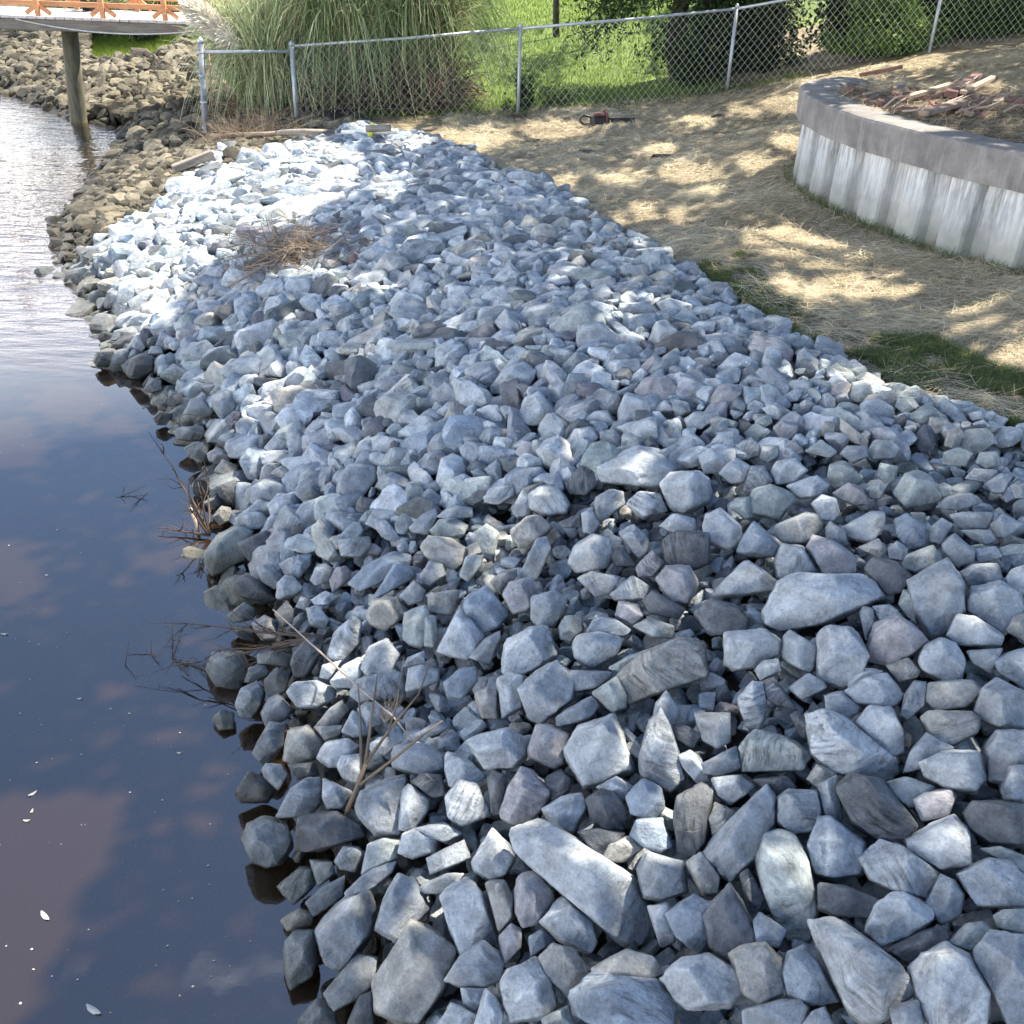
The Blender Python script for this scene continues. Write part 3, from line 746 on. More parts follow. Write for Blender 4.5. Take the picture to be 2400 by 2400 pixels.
1075,740 1109,714 1150,719 1150,740 1098,761|g
1357,864 1383,841 1404,838 1404,869 1373,885|t
1414,869 1435,843 1497,841 1502,864 1455,895 1424,885|l
1487,916 1512,885 1564,882 1595,916 1585,942 1549,957 1497,937|p|tan domed boulder
1334,937 1383,895 1409,885 1393,921 1352,944|l
1285,906 1311,885 1342,906 1331,952 1295,942|g
1300,875 1352,823 1362,843 1357,875 1321,895|n
1448,963 1466,921 1518,937 1533,983 1450,999|l
1621,766 1637,753 1678,755 1668,787 1626,792|l
1616,735 1631,719 1683,719 1668,745|l
1538,709 1569,699 1621,714 1616,740 1559,745|l
1445,688 1466,673 1497,673 1487,699 1455,701|t
1502,859 1538,825 1559,864 1538,890 1507,885|p
1430,823 1450,807 1507,807 1512,828 1466,838|t
1080,812 1104,792 1155,792 1160,818 1104,823|g
1072,864 1088,833 1140,823 1145,849 1104,880|l
1062,921 1067,890 1098,880 1145,906 1104,942|gv
1365,574 1393,543 1414,559 1409,585 1373,587|l
1311,585 1321,554 1362,548 1373,569 1357,587|l
1248,580 1259,554 1305,559 1311,585 1269,590|dv
1212,476 1228,466 1285,466 1290,486 1259,507|l
1295,492 1305,479 1352,486 1342,517 1305,507|g
1052,590 1088,564 1124,564 1104,611 1067,616|t
1445,611 1476,582 1502,590 1492,611 1455,621|g
1142,647 1160,626 1202,631 1192,657 1166,662|l
547,387 567,346 600,354 600,383 576,404|l|white boulder at the crest by the gate
219,847 228,826 265,824 275,838 273,859 228,859|dv
304,809 319,784 348,776 356,797 331,826|l
298,880 306,842 331,830 360,834 356,871 323,884|d
261,797 269,776 311,764 327,784 298,801|g
346,772 381,768 414,768 398,789 364,793|t
381,876 406,851 451,876 435,884|l
466,851 489,818 538,809 547,826 513,851 480,867|l
337,913 352,884 377,892 381,913 356,921|gv
385,938 406,921 435,925 427,946 398,954|d
431,971 447,938 476,925 505,963 493,975|g
497,929 530,913 559,929 547,971 518,983 501,958|g|dark-edged round stone near the bend
360,979 373,963 406,971 389,996 369,996|d
464,706 509,693 522,718 497,735 468,735|l
615,739 629,698 671,689 692,722 663,751 638,760|lv|white-veined rounded boulder
696,793 712,776 745,789 741,809 704,822|g
395,809 406,793 443,789 443,813 406,822|l
646,677 671,652 737,648 762,673 720,714 683,698|l|broad boulder below the brush heap
592,706 634,652 671,640 646,673 621,714|s
650,950 696,942 720,963 679,975|l
306,747 327,735 373,739 381,760 352,768|l
414,586 435,565 455,582 431,598|t
812,605 830,592 848,610 845,640 825,648|r|red-brown egg-shaped stone
'''
HERO = np.zeros(H.shape, bool)
def hull(p):
    p = sorted(set(map(tuple, p)))
    def half(q):
        h = []
        for a in q:
            while len(h) > 1 and (h[-1][0] - h[-2][0]) * (a[1] - h[-2][1]) - (h[-1][1] - h[-2][1]) * (a[0] - h[-2][0]) <= 0: h.pop()
            h.append(a)
        return h
    a = half(p); b = half(p[::-1]); return np.array(a[:-1] + b[:-1], float)
surf_off = lambda x, y: surf(x, y) + 0.05
for li, line in enumerate(SURVEY.strip().split('\n')):
    q = line.split('|'); pts = hull([tuple(map(float, a.split(','))) for a in q[0].split()])
    if len(pts) < 3: continue
    tone = q[1][0]; veined = 'v' in q[1][1:]; lm = q[2] if len(q) > 2 else None
    r = np.random.default_rng(5000 + li)
    cu, cv = pts.mean(0); A = 0; 
    x_, y_ = pts[:, 0], pts[:, 1]; A = 0.5 * abs(np.dot(x_, np.roll(y_, -1)) - np.dot(y_, np.roll(x_, -1)))
    ev = np.linalg.eigvalsh(np.cov(pts.T)); asp = math.sqrt(max(ev[0], 1) / max(ev[1], 1))
    C = ground_hit(np.array([cu]), np.array([cv]), surf_off)[0]; ray = rays(np.array(cu), np.array(cv)); dist = np.linalg.norm(C - CAM)
    minor = math.sqrt(A / math.pi) * math.sqrt(asp) / 2400 / FOC * (dist * abs(ray @ (RC @ np.array([0, 0, -1])))) 
    rad = math.sqrt(A / math.pi) / 2400 * dist
    C = C - ray * 0.30 * minor
    rr = rays(pts[:, 0], pts[:, 1])
    nb = -ray * 0.62 + np.array([-0.12, 0, 1.0]) * 0.38; nb /= np.linalg.norm(nb)
    W = CAM + rr * ((C - CAM) @ nb / (rr @ nb))[:, None]
    N = []; d = []
    for i in range(len(W)):
        j = (i + 1) % len(W)
        n_ = np.cross(rr[i], rr[j]); n_ /= np.linalg.norm(n_)
        if n_ @ (C - CAM) > 0: n_ = -n_
        # n_ points away from the stone; tilt the flank a little towards the viewer or away
        dd = -(C - CAM) @ n_
        tl = r.uniform(0.02, 0.30); n2 = n_ + nb * tl * 0.6; n2 /= np.linalg.norm(n2)
        m_ = (W[i] + W[j]) / 2
        N.append(n2); d.append(max((m_ - C) @ n2, 0.15 * minor))
    a0 = r.random() * 6.28; tx = np.cross(nb, [0, 1, 0]); tx /= np.linalg.norm(tx); ty = np.cross(nb, tx)
    kf = r.integers(3, 6); flat = r.uniform(.42, .72)
    for k_ in range(kf):
        a = a0 + k_ * 6.283 / kf + r.uniform(-.5, .5); tl = r.uniform(.25, 1.35)
        n2 = nb + (tx * math.cos(a) + ty * math.sin(a)) * tl; n2 /= np.linalg.norm(n2)
        e_ = tx * math.cos(a) + ty * math.sin(a); ext = max(((W - C) @ e_).max(), .3 * minor); N.append(n2); d.append((minor * flat * r.uniform(.9, 1.15) + tl * ext * r.uniform(.5, .72)) / math.sqrt(1 + tl * tl))
    for k_ in range(3):
        a = k_ * 2.1 + a0; n2 = -nb + (tx * math.cos(a) + ty * math.sin(a)) * .5; n2 /= np.linalg.norm(n2)
        e_ = tx * math.cos(a) + ty * math.sin(a); ext = max(((W - C) @ e_).max(), .3 * minor); N.append(n2); d.append((minor * .7 + .5 * ext * .8) / 1.118)
    N = np.array(N); d = np.array(d) * 1.02
    wpx = math.sqrt(A)
    D, F = ICO[5 if wpx > 95 else 4]
    # stretch the sampling directions along the stone's long axis so the ends are sampled as finely as the flanks
    ev_, vec = np.linalg.eigh(np.cov((W - C).T) + np.eye(3) * 1e-6); ax = vec[:, 2]; el = min(1 / max(asp, .3), 3)
    D = D + np.outer(D @ ax, ax) * (el - 1); D = D / np.linalg.norm(D, axis=1, keepdims=True)
    R = planes_radius(D, N, d, r.choice([40, 70, 110]))
    V = D * R[:, None]
    ns = V / max(rad, .02)
    V = V * (1 + 0.034 * n3d(ns * 1.5, li + 40) + 0.016 * n3d(ns * 4.5, li + 90) + 0.009 * n3d(ns * 10, li + 91) - 0.10 * np.maximum(n3d(ns * 2.4, li + 17) - .35, 0))[:, None]
    c3 = np.array(TONE[tone]) * r.uniform(.90, 1.10)
    RR = rot_to([0, 0, 1], r.random() * 6, 1.0, r)
    ROCKS.append(dict(V=V + C, F=F, tint=c3, vein=(r.uniform(.7, 1) if veined else r.uniform(0, .12)), rc=V @ RR + r.random(3) * 40, old=False, tone=tone + ('v' if veined else ''), lm=lm, c=C, s=rad, hero=True, asp=asp, poly=pts))
    raster_top(V + C)
    ci, cj, ok_ = cells(V * .92 + C); top_ = V[:, 2] > 0; ok_ &= top_; HERO[ci[ok_], cj[ok_]] = True
NEWR = NEWR & ~HERO
TARGET = TARGET_FULL - 0.065
drop(NEWR & (GYY < 5.8), size_small, 5000, 0.05, 0.0, r1, False)
TARGET = TARGET_FULL
drop(NEWR & (GYY >= 4.6), size_new, 12000, 0.05, 0.5, r1, False)
drop(NEWR & (GYY >= 5.0), size_small, 2500, 0.08, 0.0, r1, False)
drop(OLDR, size_old, 11000, 0.05, 0.5, r1, True)
# a few stray stones at the grass edge
print('stones', len(ROCKS))

# visible size of every stone -> the 300 that show largest stay objects of their own
# coarse visibility raster (z-buffer of vertices)
ZB = np.full((300, 300), 1e9); IDB = np.full((300, 300), -1)
allv = np.concatenate([q['V'] for q in ROCKS]); own = np.concatenate([np.full(len(q['V']), i) for i, q in enumerate(ROCKS)])
u, v, dz = project(allv); pi = (u / 8).astype(int); pj = (v / 8).astype(int); ok = (u >= 0) & (u < 2400) & (v >= 0) & (v < 2400) & (dz > 0) & (allv[:, 2] > -0.03)
od = np.argsort(-dz[ok]); a_, b_, c_ = pi[ok][od], pj[ok][od], own[ok][od]
IDB[b_, a_] = c_
cnt = np.bincount(IDB[IDB >= 0], minlength=len(ROCKS))
for i, q in enumerate(ROCKS): q['px'] = cnt[i]
order = np.argsort(-cnt)
solo = [i for i in order if not ROCKS[i]['old']][:300]
solo_set = set(solo)
def join(ids, name, label, cat, mat):
    Vs = []; Fs = []; T_ = []; Rc = []; off = 0
    for i in ids:
        q = ROCKS[i]; Vs.append(q['V']); Fs.append(q['F'] + off); off += len(q['V'])
        T_.append(np.tile([*q['tint'], q['vein']], (len(q['V']), 1))); Rc.append(q['rc'])
    me = mesh(name, np.concatenate(Vs), np.concatenate(Fs), {'tint': np.concatenate(T_), 'rc': np.concatenate(Rc)}, mat, smooth=False)
    return add(name, me, label=label, cat=cat, kind='stuff')
rest = [i for i in range(len(ROCKS)) if i not in solo_set and not ROCKS[i]['old']]
join(rest, 'crushed_rock', 'small grey crushed stones filling the heap between the larger rocks', 'riprap', M_ROCK)
join([i for i in range(len(ROCKS)) if ROCKS[i]['old']], 'old_rubble', 'weathered olive brown rubble lining the far bank under the pier', 'rubble', M_OLD)

# ---- labels that single out each stone: look + nearest named landmark stone
LM = [i for i in solo if ROCKS[i]['lm']]
def cen(i):
    u_, v_, _ = project(ROCKS[i]['c']); return np.array([float(u_), float(v_)])
CEN = {i: cen(i) for i in solo}
TW = {'g': 'grey', 'l': 'pale grey', 'd': 'dark grey', 'p': 'pinkish grey', 't': 'tan', 'n': 'greenish grey', 's': 'blue-grey', 'r': 'red-brown'}
def look(i):
    q = ROCKS[i]; a = q.get('asp', .7); n = q['px']
    size = 'large' if n > 190 else 'mid-sized' if n > 70 else 'small'
    sh = 'long' if a < .42 else 'oblong' if a < .62 else 'blocky' if len(q.get('poly', [0] * 5)) <= 6 else 'rounded'
    return size, TW[q['tone'][0]], ('veined ' if 'v' in q['tone'] or q['vein'] > .5 else '') , sh
DIRS = ['right of', 'lower right of', 'below', 'lower left of', 'left of', 'upper left of', 'above', 'upper right of']
used = set()
GROUP = 'crushed rocks of the bank revetment'
def relation(i, L_):
    d = CEN[i] - CEN[L_]; a = int(round(math.atan2(d[1], d[0]) / (math.pi / 4))) % 8
    return DIRS[a]
for i in solo:
    q = ROCKS[i]
    me = mesh('rock', q['V'] - q['c'], q['F'], {'tint': np.tile([*q['tint'], q['vein']], (len(q['V']), 1)), 'rc': q['rc']}, M_ROCK, smooth=q['hero'])
    size, tone, vn, sh = look(i)
    if q['lm']:
        near_ = sorted((j for j in LM if j != i), key=lambda j: np.linalg.norm(CEN[j] - CEN[i]))[0]
        lab = q['lm'] + ' lying ' + relation(i, near_) + ' the ' + ROCKS[near_]['lm']
        if len(lab.split()) > 16: lab = q['lm'] + ' in the grey rock bank'
    else:
        lab = None; near_ = sorted(LM, key=lambda j: np.linalg.norm(CEN[j] - CEN[i]))[:8]
        opts = []
        for L_ in near_:
            far_ = np.linalg.norm(CEN[L_] - CEN[i]) / max(30, 17 * math.sqrt(max(ROCKS[i]['px'], 4)) * .5 + 60)
            opts.append((relation(i, L_), L_, far_))
        for pre in ('just ', 'a little way ', 'farther ', 'some way '):
            for rel, L_, far_ in opts:
                if pre == 'just ' and far_ > 1.7: continue
                t_ = f"{size} {tone} {vn}{sh} stone {pre}{rel} the {ROCKS[L_]['lm']}"
                if t_ not in used and len(t_.split()) <= 16: lab = t_; break
            if lab: break
        lab = lab or f'{size} {tone} {vn}{sh} stone in the middle of the heap'
    used.add(lab)
    add('rock', me, loc=q['c'], label=lab, cat='rock', group=GROUP)
# ------------------------------------------------------------------ ground sheet
BED = None
def grid_axis(a, b, fine0, fine1, h, big):
    xs = list(np.arange(fine0, fine1 + 1e-6, h)); d = h
    x = fine0; left = []
    while x > a: d = min(d * 1.18, big); x -= d; left.append(x)
    d = h; x = fine1; right = []
    while x < b: d = min(d * 1.18, big); x += d; right.append(x)
    return np.array(left[::-1] + xs + right)
ax_ = grid_axis(-300, 300, -12, 12, 0.09, 25); ay_ = grid_axis(-30, 600, -1, 24, 0.09, 25)
XX, YY = np.meshgrid(ax_, ay_, indexing='ij')
Z = surf(XX, YY)
tt = (XX - xw(YY)) / np.maximum(xe(YY) - xw(YY), .5)
Z = Z - np.where(tt < 1.0, np.interp(YY, [5, 8], [.19, .27]), 0.0) * (1 - 0.35 * sstep(0.85, 1.03, tt)) * (1 - sstep(1.0, 1.04, tt) * 0)
Z = Z + np.where(tt > 1.0, 0.035 * (fbm(XX * 1.6, YY * 1.6, 21) - .5) + 0.09 * (fbm(XX * .7, YY * .7, 22) - .5), 0) * sstep(0, .4, XX - xe(YY)) * (YY < 18)
Z = np.where(YY < -2, np.minimum(Z, 1.2), Z)
GZ = Z
def gz(x, y):
    """ground height with its unevenness (bilinear on the sheet)"""
    x = np.asarray(x, float); y = np.asarray(y, float)
    i = np.clip(np.searchsorted(ax_, x) - 1, 0, len(ax_) - 2); j = np.clip(np.searchsorted(ay_, y) - 1, 0, len(ay_) - 2)
    fx = np.clip((x - ax_[i]) / (ax_[i + 1] - ax_[i]), 0, 1); fy = np.clip((y - ay_[j]) / (ay_[j + 1] - ay_[j]), 0, 1)
    return (GZ[i, j] * (1 - fx) + GZ[i + 1, j] * fx) * (1 - fy) + (GZ[i, j + 1] * (1 - fx) + GZ[i + 1, j + 1] * fx) * fy
nx_, ny_ = XX.shape
idx = np.arange(nx_ * ny_).reshape(nx_, ny_)
FQ = np.stack([idx[:-1, :-1].ravel(), idx[1:, :-1].ravel(), idx[1:, 1:].ravel(), idx[:-1, 1:].ravel()], 1)
# fence line (world): gate post, hinge post, line posts
FP = [(-4.66, 15.62), (-3.40, 16.15), (-0.10, 16.48), (3.21, 17.54), (6.45, 18.0), (9.8, 18.2), (13.2, 18.4)]
def fence_y(x): return np.interp(x, [p[0] for p in FP], [p[1] for p in FP])
lawn = sstep(0.0, 0.5, YY - fence_y(XX) - 0.25) * (XX > -4.6)
lawn = lawn * sstep(3.6, 3.0, XX + (fbm(XX, YY, 5) - .5)) + 0; lawn = np.maximum(lawn, ((YY > 16.5) & (XX > -7.2) & (XX < -3)) * sstep(1.0, 1.1, tt))
lawn = np.where((tt > 0.93) & (YY > 21), 1.0, lawn)
# green tufted strip between stones and straw
uu, vv, dd = project(np.stack([XX, YY, Z], -1))
GS = np.array([(1290, 520), (1330, 500), (1400, 480), (1460, 560), (1560, 600), (1640, 640), (1760, 640), (1860, 690), (1980, 730), (2100, 800), (2100, 1000), (1932, 856), (1800, 800), (1620, 715), (1480, 635), (1390, 575)], float) * S
green = (inpoly(uu, vv, GS) & (dd > 0)) * 1.0
cover = np.stack([lawn, green, sstep(1.03, 0.97, tt), np.ones_like(tt)], -1)
k = Nd('ground_cover'); p_ = k.pos(); cv_ = k.attr('cover'); sp_ = k.n('ShaderNodeSeparateColor', {0: cv_}).outputs
n_a = k.noise(p_, 3.0, 6, .6); n_b = k.noise(p_, 40.0, 4, .6)
straw = k.mix(1.0, k.ramp(n_a, [(.3, (.085, .066, .043)), (.5, (.22, .18, .11)), (.7, (.34, .29, .18))]), k.ramp(n_b, [(.3, g3(.6)), (.7, g3(1.3))]), 'MULTIPLY')
grass_c = k.mix(1.0, k.ramp(k.noise(p_, 1.3, 6, .65), [(.3, (.07, .115, .018)), (.7, (.14, .20, .032))]), k.ramp(n_b, [(.3, g3(.65)), (.7, g3(1.3))]), 'MULTIPLY')
tuft = k.ramp(n_b, [(.3, (.05, .05, .025)), (.7, (.13, .125, .06))])
mud = k.ramp(n_a, [(.3, (.035, .028, .02)), (.7, (.10, .085, .065))])
c = k.mix(sp_[1], straw, tuft); c = k.mix(sp_[0], c, grass_c); c = k.mix(sp_[2], c, mud)
k.bump(n_b, .8, .02); M_GROUND = k.done(c, .95)
add('ground', mesh('ground', np.stack([XX, YY, Z], -1).reshape(-1, 3), FQ, {'cover': cover.reshape(-1, 4)}, M_GROUND, True), kind='structure')

# ------------------------------------------------------------------ water
k = Nd('creek_water'); k.t.nodes.remove(k.b)
p_ = k.pos(); sy = k.n('ShaderNodeSeparateXYZ', {0: p_}).outputs
m1 = k.n('ShaderNodeMapping', {'Vector': p_, 'Scale': (1.0, 2.6, 1.0), 'Rotation': (0, 0, .3)}).outputs[0]
r1_ = k.noise(m1, 2.2, 4, .55); r2_ = k.noise(m1, .5, 2, .5)
amp = k.rng(sy[1], 7.5, 13.0, .003, .42)
bm_ = k.n('ShaderNodeBump', {'Height': k.math('ADD', r1_, k.math('MULTIPLY', r2_, .8)), 'Strength': amp, 'Distance': .10}).outputs[0]
fr = k.n('ShaderNodeFresnel', {'IOR': 2.0, 'Normal': bm_}).outputs[0]
gl = k.n('ShaderNodeBsdfGlossy', {'Color': (1, 1, 1, 1), 'Roughness': .015, 'Normal': bm_}).outputs[0]
tr = k.n('ShaderNodeBsdfTransparent', {'Color': (.93, .93, .90, 1)}).outputs[0]
silt = k.n('ShaderNodeBsdfDiffuse', {'Color': (.15, .085, .038, 1)}).outputs[0]; body = k.n('ShaderNodeMixShader', {0: .12, 1: tr, 2: silt}).outputs[0]
ms = k.n('ShaderNodeMixShader', {0: fr, 1: body, 2: gl}).outputs[0]; k.t.links.new(ms, k.out.inputs['Surface'])
M_WATER = k.m
va = k.n('ShaderNodeVolumePrincipled', {'Color': (.30, .25, .20, 1), 'Density': 1.6, 'Absorption Color': (.35, .22, .10, 1)})
va = k.n('ShaderNodeVolumeAbsorption', {'Color': (.46, .27, .12, 1), 'Density': 5.5}).outputs[0]
k.t.links.new(va, k.out.inputs['Volume'])
x0, x1, y0, y1, zb = -250, 3.3, -25, 500, -2.6
wv_ = np.array([(a, b, c_) for c_ in (0, zb) for a, b in ((x0, y0), (x1, y0), (x1, y1), (x0, y1))], float)
wf_ = np.array([(0, 1, 2, 3), (7, 6, 5, 4), (0, 4, 5, 1), (1, 5, 6, 2), (2, 6, 7, 3), (3, 7, 4, 0)])
add('water', mesh('water', wv_, wf_, mat=M_WATER), kind='structure')

# ------------------------------------------------------------------ strands, tubes, boxes
def ribbons(P, W_, up=None):
    """P (n, m, 3) centre lines, W_ (n, m) half widths -> V, F"""
    n, m, _ = P.shape
    T_ = np.gradient(P, axis=1); T_ /= np.linalg.norm(T_, axis=2, keepdims=True) + 1e-9
    r = np.random.default_rng(5).normal(size=(n, 1, 3)); 
    if up is not None: r = r * 0.35 + np.asarray(up)
    B = np.cross(T_, np.broadcast_to(r, T_.shape)); B /= np.linalg.norm(B, axis=2, keepdims=True) + 1e-9
    V = np.stack([P - B * W_[..., None], P + B * W_[..., None]], 2)
    V = V.reshape(-1, 3); base = (np.arange(n)[:, None] * m + np.arange(m - 1)) * 2
    F = np.stack([base, base + 1, base + 3, base + 2], -1).reshape(-1, 4)
    return V, F
def tube(pts, rads, seg=8, cap=True):
    pts = np.array(pts, float); m = len(pts); rads = np.broadcast_to(np.asarray(rads, float), (m,))
    T_ = np.gradient(pts, axis=0); T_ /= np.linalg.norm(T_, axis=1, keepdims=True) + 1e-9
    ref = np.eye(3)[int(np.abs(T_).max(0).argmin())]
    A_ = np.cross(T_, ref); A_ /= np.linalg.norm(A_, axis=1, keepdims=True) + 1e-9; B_ = np.cross(T_, A_)
    a = np.arange(seg) * 2 * np.pi / seg
    V = pts[:, None] + (A_[:, None] * np.cos(a)[None, :, None] + B_[:, None] * np.sin(a)[None, :, None]) * rads[:, None, None]
    V = V.reshape(-1, 3); F = []
    for i in range(m - 1):
        for j in range(seg):
            j2 = (j + 1) % seg; F.append((i * seg + j, i * seg + j2, (i + 1) * seg + j2, (i + 1) * seg + j))
    Fs = [np.array(F)]
    if cap:
        V = np.vstack([V, pts[0], pts[-1]]); c0, c1 = len(V) - 2, len(V) - 1
        Fs.append(np.array([(c0, (j + 1) % seg, j) for j in range(seg)] + [(c1, (m - 1) * seg + j, (m - 1) * seg + (j + 1) % seg) for j in range(seg)]))
    return V, Fs
def merge(parts):
    Vs = []; quads = []; tris = []; off = 0
    for V, F in parts:
        F = F if isinstance(F, list) else [F]
        for f in F:
            f = np.asarray(f)
            if len(f): (quads if f.shape[1] == 4 else tris).append(f + off)
        Vs.append(V); off += len(V)
    out = []
    if quads: out.append(np.concatenate(quads))
    if tris: out.append(np.concatenate(tris))
    return np.concatenate(Vs), out
def box(c, size, rot=None, bevel=0.0, jitter=0.0, seed=0):
    """bevelled box: V, F as a 24-corner chamfered solid"""
    hx, hy, hz = np.array(size) / 2; b = min(bevel, hx * .9, hy * .9, hz * .9)
    if b <= 0:
        V = np.array([(sx * hx, sy * hy, sz * hz) for sz in (-1, 1) for sy in (-1, 1) for sx in (-1, 1)], float)
        F = [np.array([(0, 2, 3, 1), (4, 5, 7, 6), (0, 1, 5, 4), (2, 6, 7, 3), (0, 4, 6, 2), (1, 3, 7, 5)])]
    else:
        V = []; key = {}
        for sx in (-1, 1):
            for sy in (-1, 1):
                for sz in (-1, 1):
                    for ax in range(3):
                        p = np.array([sx * (hx - b), sy * (hy - b), sz * (hz - b)], float); p[ax] += (sx, sy, sz)[ax] * b
                        key[(sx, sy, sz, ax)] = len(V); V.append(p)
        V = np.array(V); q = []; t = []
        for ax in range(3):
            o1, o2 = [a for a in range(3) if a != ax]
            for s_ in (-1, 1):
                f = []
                for a_, b_ in ((-1, -1), (1, -1), (1, 1), (-1, 1)):
                    kx = [0, 0, 0]; kx[ax] = s_; kx[o1] = a_; kx[o2] = b_; f.append(key[(*kx, ax)])
                q.append(f)
            # edges parallel to ax
            for a_ in (-1, 1):
                for b_ in (-1, 1):
                    k1 = [0, 0, 0]; k1[ax] = -1; k1[o1] = a_; k1[o2] = b_; k2 = list(k1); k2[ax] = 1
                    q.append([key[(*k1, o1)], key[(*k2, o1)], key[(*k2, o2)], key[(*k1, o2)]])
        for sx in (-1, 1):
            for sy in (-1, 1):
                for sz in (-1, 1): t.append([key[(sx, sy, sz, a)] for a in range(3)])
        F = [np.array(q), np.array(t)]
    if jitter: V = V + np.random.default_rng(seed).normal(size=V.shape) * jitter
    if rot is not None: V = V @ np.array(rot).T
    return V + np.array(c, float), F
def rz(a): c_, s_ = math.cos(a), math.sin(a); return np.array([[c_, -s_, 0], [s_, c_, 0], [0, 0, 1]])
def along(d, up=(0, 0, 1)):
    """rotation with local x along d"""
    x = np.array(d, float); x /= np.linalg.norm(x); y = np.cross(up, x); y /= np.linalg.norm(y) + 1e-9
    return np.stack([x, y, np.cross(x, y)], 1)
def fixn(me):
    import bmesh
    bm = bmesh.new(); bm.from_mesh(me); bmesh.ops.recalc_face_normals(bm, faces=bm.faces); bm.to_mesh(me); bm.free(); return me
def solid(name, VF, mat, parent=None, smooth=False, origin=None, **kw):
    V, F = VF; V = np.asarray(V, float)
    po = np.array(parent.location) if parent is not None else np.zeros(3)
    if origin is not None: o_ = np.array(origin, float)
    else: o_ = po if parent is not None else V.mean(0)
    me = fixn(mesh(name, V - o_, F, mat=mat, smooth=smooth))
    return add(name, me, parent=parent, loc=(o_ - po) if parent is not None else o_, **kw)
def empty(name, loc, **kw):
    o = bpy.data.objects.new(name, None); COL.objects.link(o); o.location = loc; o.empty_display_size = .1
    bpy.context.view_layer.update(); return tag(o, kw.get('label'), kw.get('cat'), kw.get('group'), kw.get('kind'))
def strand_material(name, ramp_, rough=.8, trans=0.25):
    k = Nd(name); v = k.attr('tone', 'Fac'); c = k.ramp(v, ramp_)
    k.done(c, rough, spec=.2)
    if trans:
        t_ = k.n('ShaderNodeBsdfTranslucent', {'Color': c}).outputs[0]; ms = k.n('ShaderNodeMixShader', {0: trans, 1: k.b.outputs[0], 2: t_}).outputs[0]
        k.t.links.new(ms, k.out.inputs['Surface'])
    return k.m
# ------------------------------------------------------------------ pine straw on the open ground
M_STRAW = strand_material('dry_straw', [(0, (.12, .095, .065)), (.35, (.34, .29, .20)), (.7, (.54, .48, .34)), (1, (.74, .69, .52))], .75, .15)
r2 = np.random.default_rng(21)
def wall_side(x, y): return inpoly(x, y, WALLPOLY)
# ------------------------------------------------------------------ retaining wall: centre line of its outer face
WF = np.array([(3.42, 12.05), (3.0, 11.6), (2.79, 10.95), (2.77, 10.3), (2.84, 9.75), (2.98, 9.25), (3.16, 8.85), (3.36, 8.4), (3.65, 7.93), (4.1, 7.35), (4.75, 6.75), (5.6, 6.15), (6.6, 5.7), (7.6, 5.4)])
def spline(P, n):
    P = np.array(P, float); s = np.concatenate([[0], np.cumsum(np.linalg.norm(np.diff(P, axis=0), axis=1))])
    out = []
    q = np.linspace(0, s[-1], n)
    Pm = np.vstack([2 * P[0] - P[1], P, 2 * P[-1] - P[-2]])
    for t in q:
        i = min(np.searchsorted(s, t, 'right') - 1, len(P) - 2); u_ = (t - s[i]) / (s[i + 1] - s[i])
        p0, p1, p2, p3 = Pm[i], Pm[i + 1], Pm[i + 2], Pm[i + 3]
        out.append(.5 * ((2 * p1) + (-p0 + p2) * u_ + (2 * p0 - 5 * p1 + 4 * p2 - p3) * u_ ** 2 + (-p0 + 3 * p1 - 3 * p2 + p3) * u_ ** 3))
    return np.array(out), s[-1]
WC, WLEN = spline(WF, 260)
WT = np.gradient(WC, axis=0); WT /= np.linalg.norm(WT, axis=1, keepdims=True)
WN = np.stack([-WT[:, 1], WT[:, 0]], 1)       # left of travel (towards +x side when walking to the camera)?
if (WN[130] @ np.array([1.0, 0.3])) < 0: WN = -WN    # WN points into the bed
ZTOP = 1.93
WALLPOLY = np.vstack([WC, [(14, 5.0), (14, 14.5), (6, 14.0)]])
# corrugated sheet-pile panels, battered slightly
k = Nd('weathered_concrete_panel'); p_ = k.obj(); z_ = k.n('ShaderNodeSeparateXYZ', {0: k.pos()}).outputs[2]
st_ = k.noise(k.n('ShaderNodeMapping', {'Vector': p_, 'Scale': (9, 9, .9)}).outputs[0], 3.5, 6, .65)
dr = k.math('MULTIPLY', k.ramp(st_, [(.44, g3(0)), (.56, g3(1))]), k.rng(z_, ZTOP - .72, ZTOP - .3, .04, 1.0))
c = k.ramp(k.noise(p_, 2.5, 6, .6), [(.3, (.20, .205, .20)), (.5, (.31, .325, .33)), (.8, (.44, .43, .40))])
c = k.mix(k.math('MULTIPLY', dr, .7), c, (.62, .65, .67, 1))
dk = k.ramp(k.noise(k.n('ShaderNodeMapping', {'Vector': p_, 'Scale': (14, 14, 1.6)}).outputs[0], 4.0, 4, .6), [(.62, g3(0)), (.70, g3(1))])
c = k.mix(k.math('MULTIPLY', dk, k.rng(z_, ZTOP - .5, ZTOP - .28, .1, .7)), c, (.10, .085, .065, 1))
gr_ = k.rng(k.math('MULTIPLY_ADD', k.noise(p_, 5, 4), .35, z_), 1.15, 1.55, .6, 0.0); c = k.mix(gr_, c, (.16, .17, .10, 1))
k.bump(k.noise(p_, 30, 5, .6), .4, .01); M_PANEL = k.done(c, .9)
k = Nd('cast_concrete_cap'); p_ = k.obj()
c = k.ramp(k.noise(p_, 3.0, 8, .68), [(.3, (.10, .097, .093)), (.5, (.17, .162, .155)), (.7, (.25, .24, .225))])
c = k.mix(k.ramp(k.noise(p_, 55, 3, .6), [(.55, g3(0)), (.7, g3(.45))]), c, (.10, .095, .09, 1))
c = k.mix(k.ramp(k.noise(k.n('ShaderNodeMapping', {'Vector': p_, 'Scale': (6, 6, 1)}).outputs[0], 2.0, 4), [(.55, g3(0)), (.68, g3(.35))]), c, (.33, .33, .32, 1))
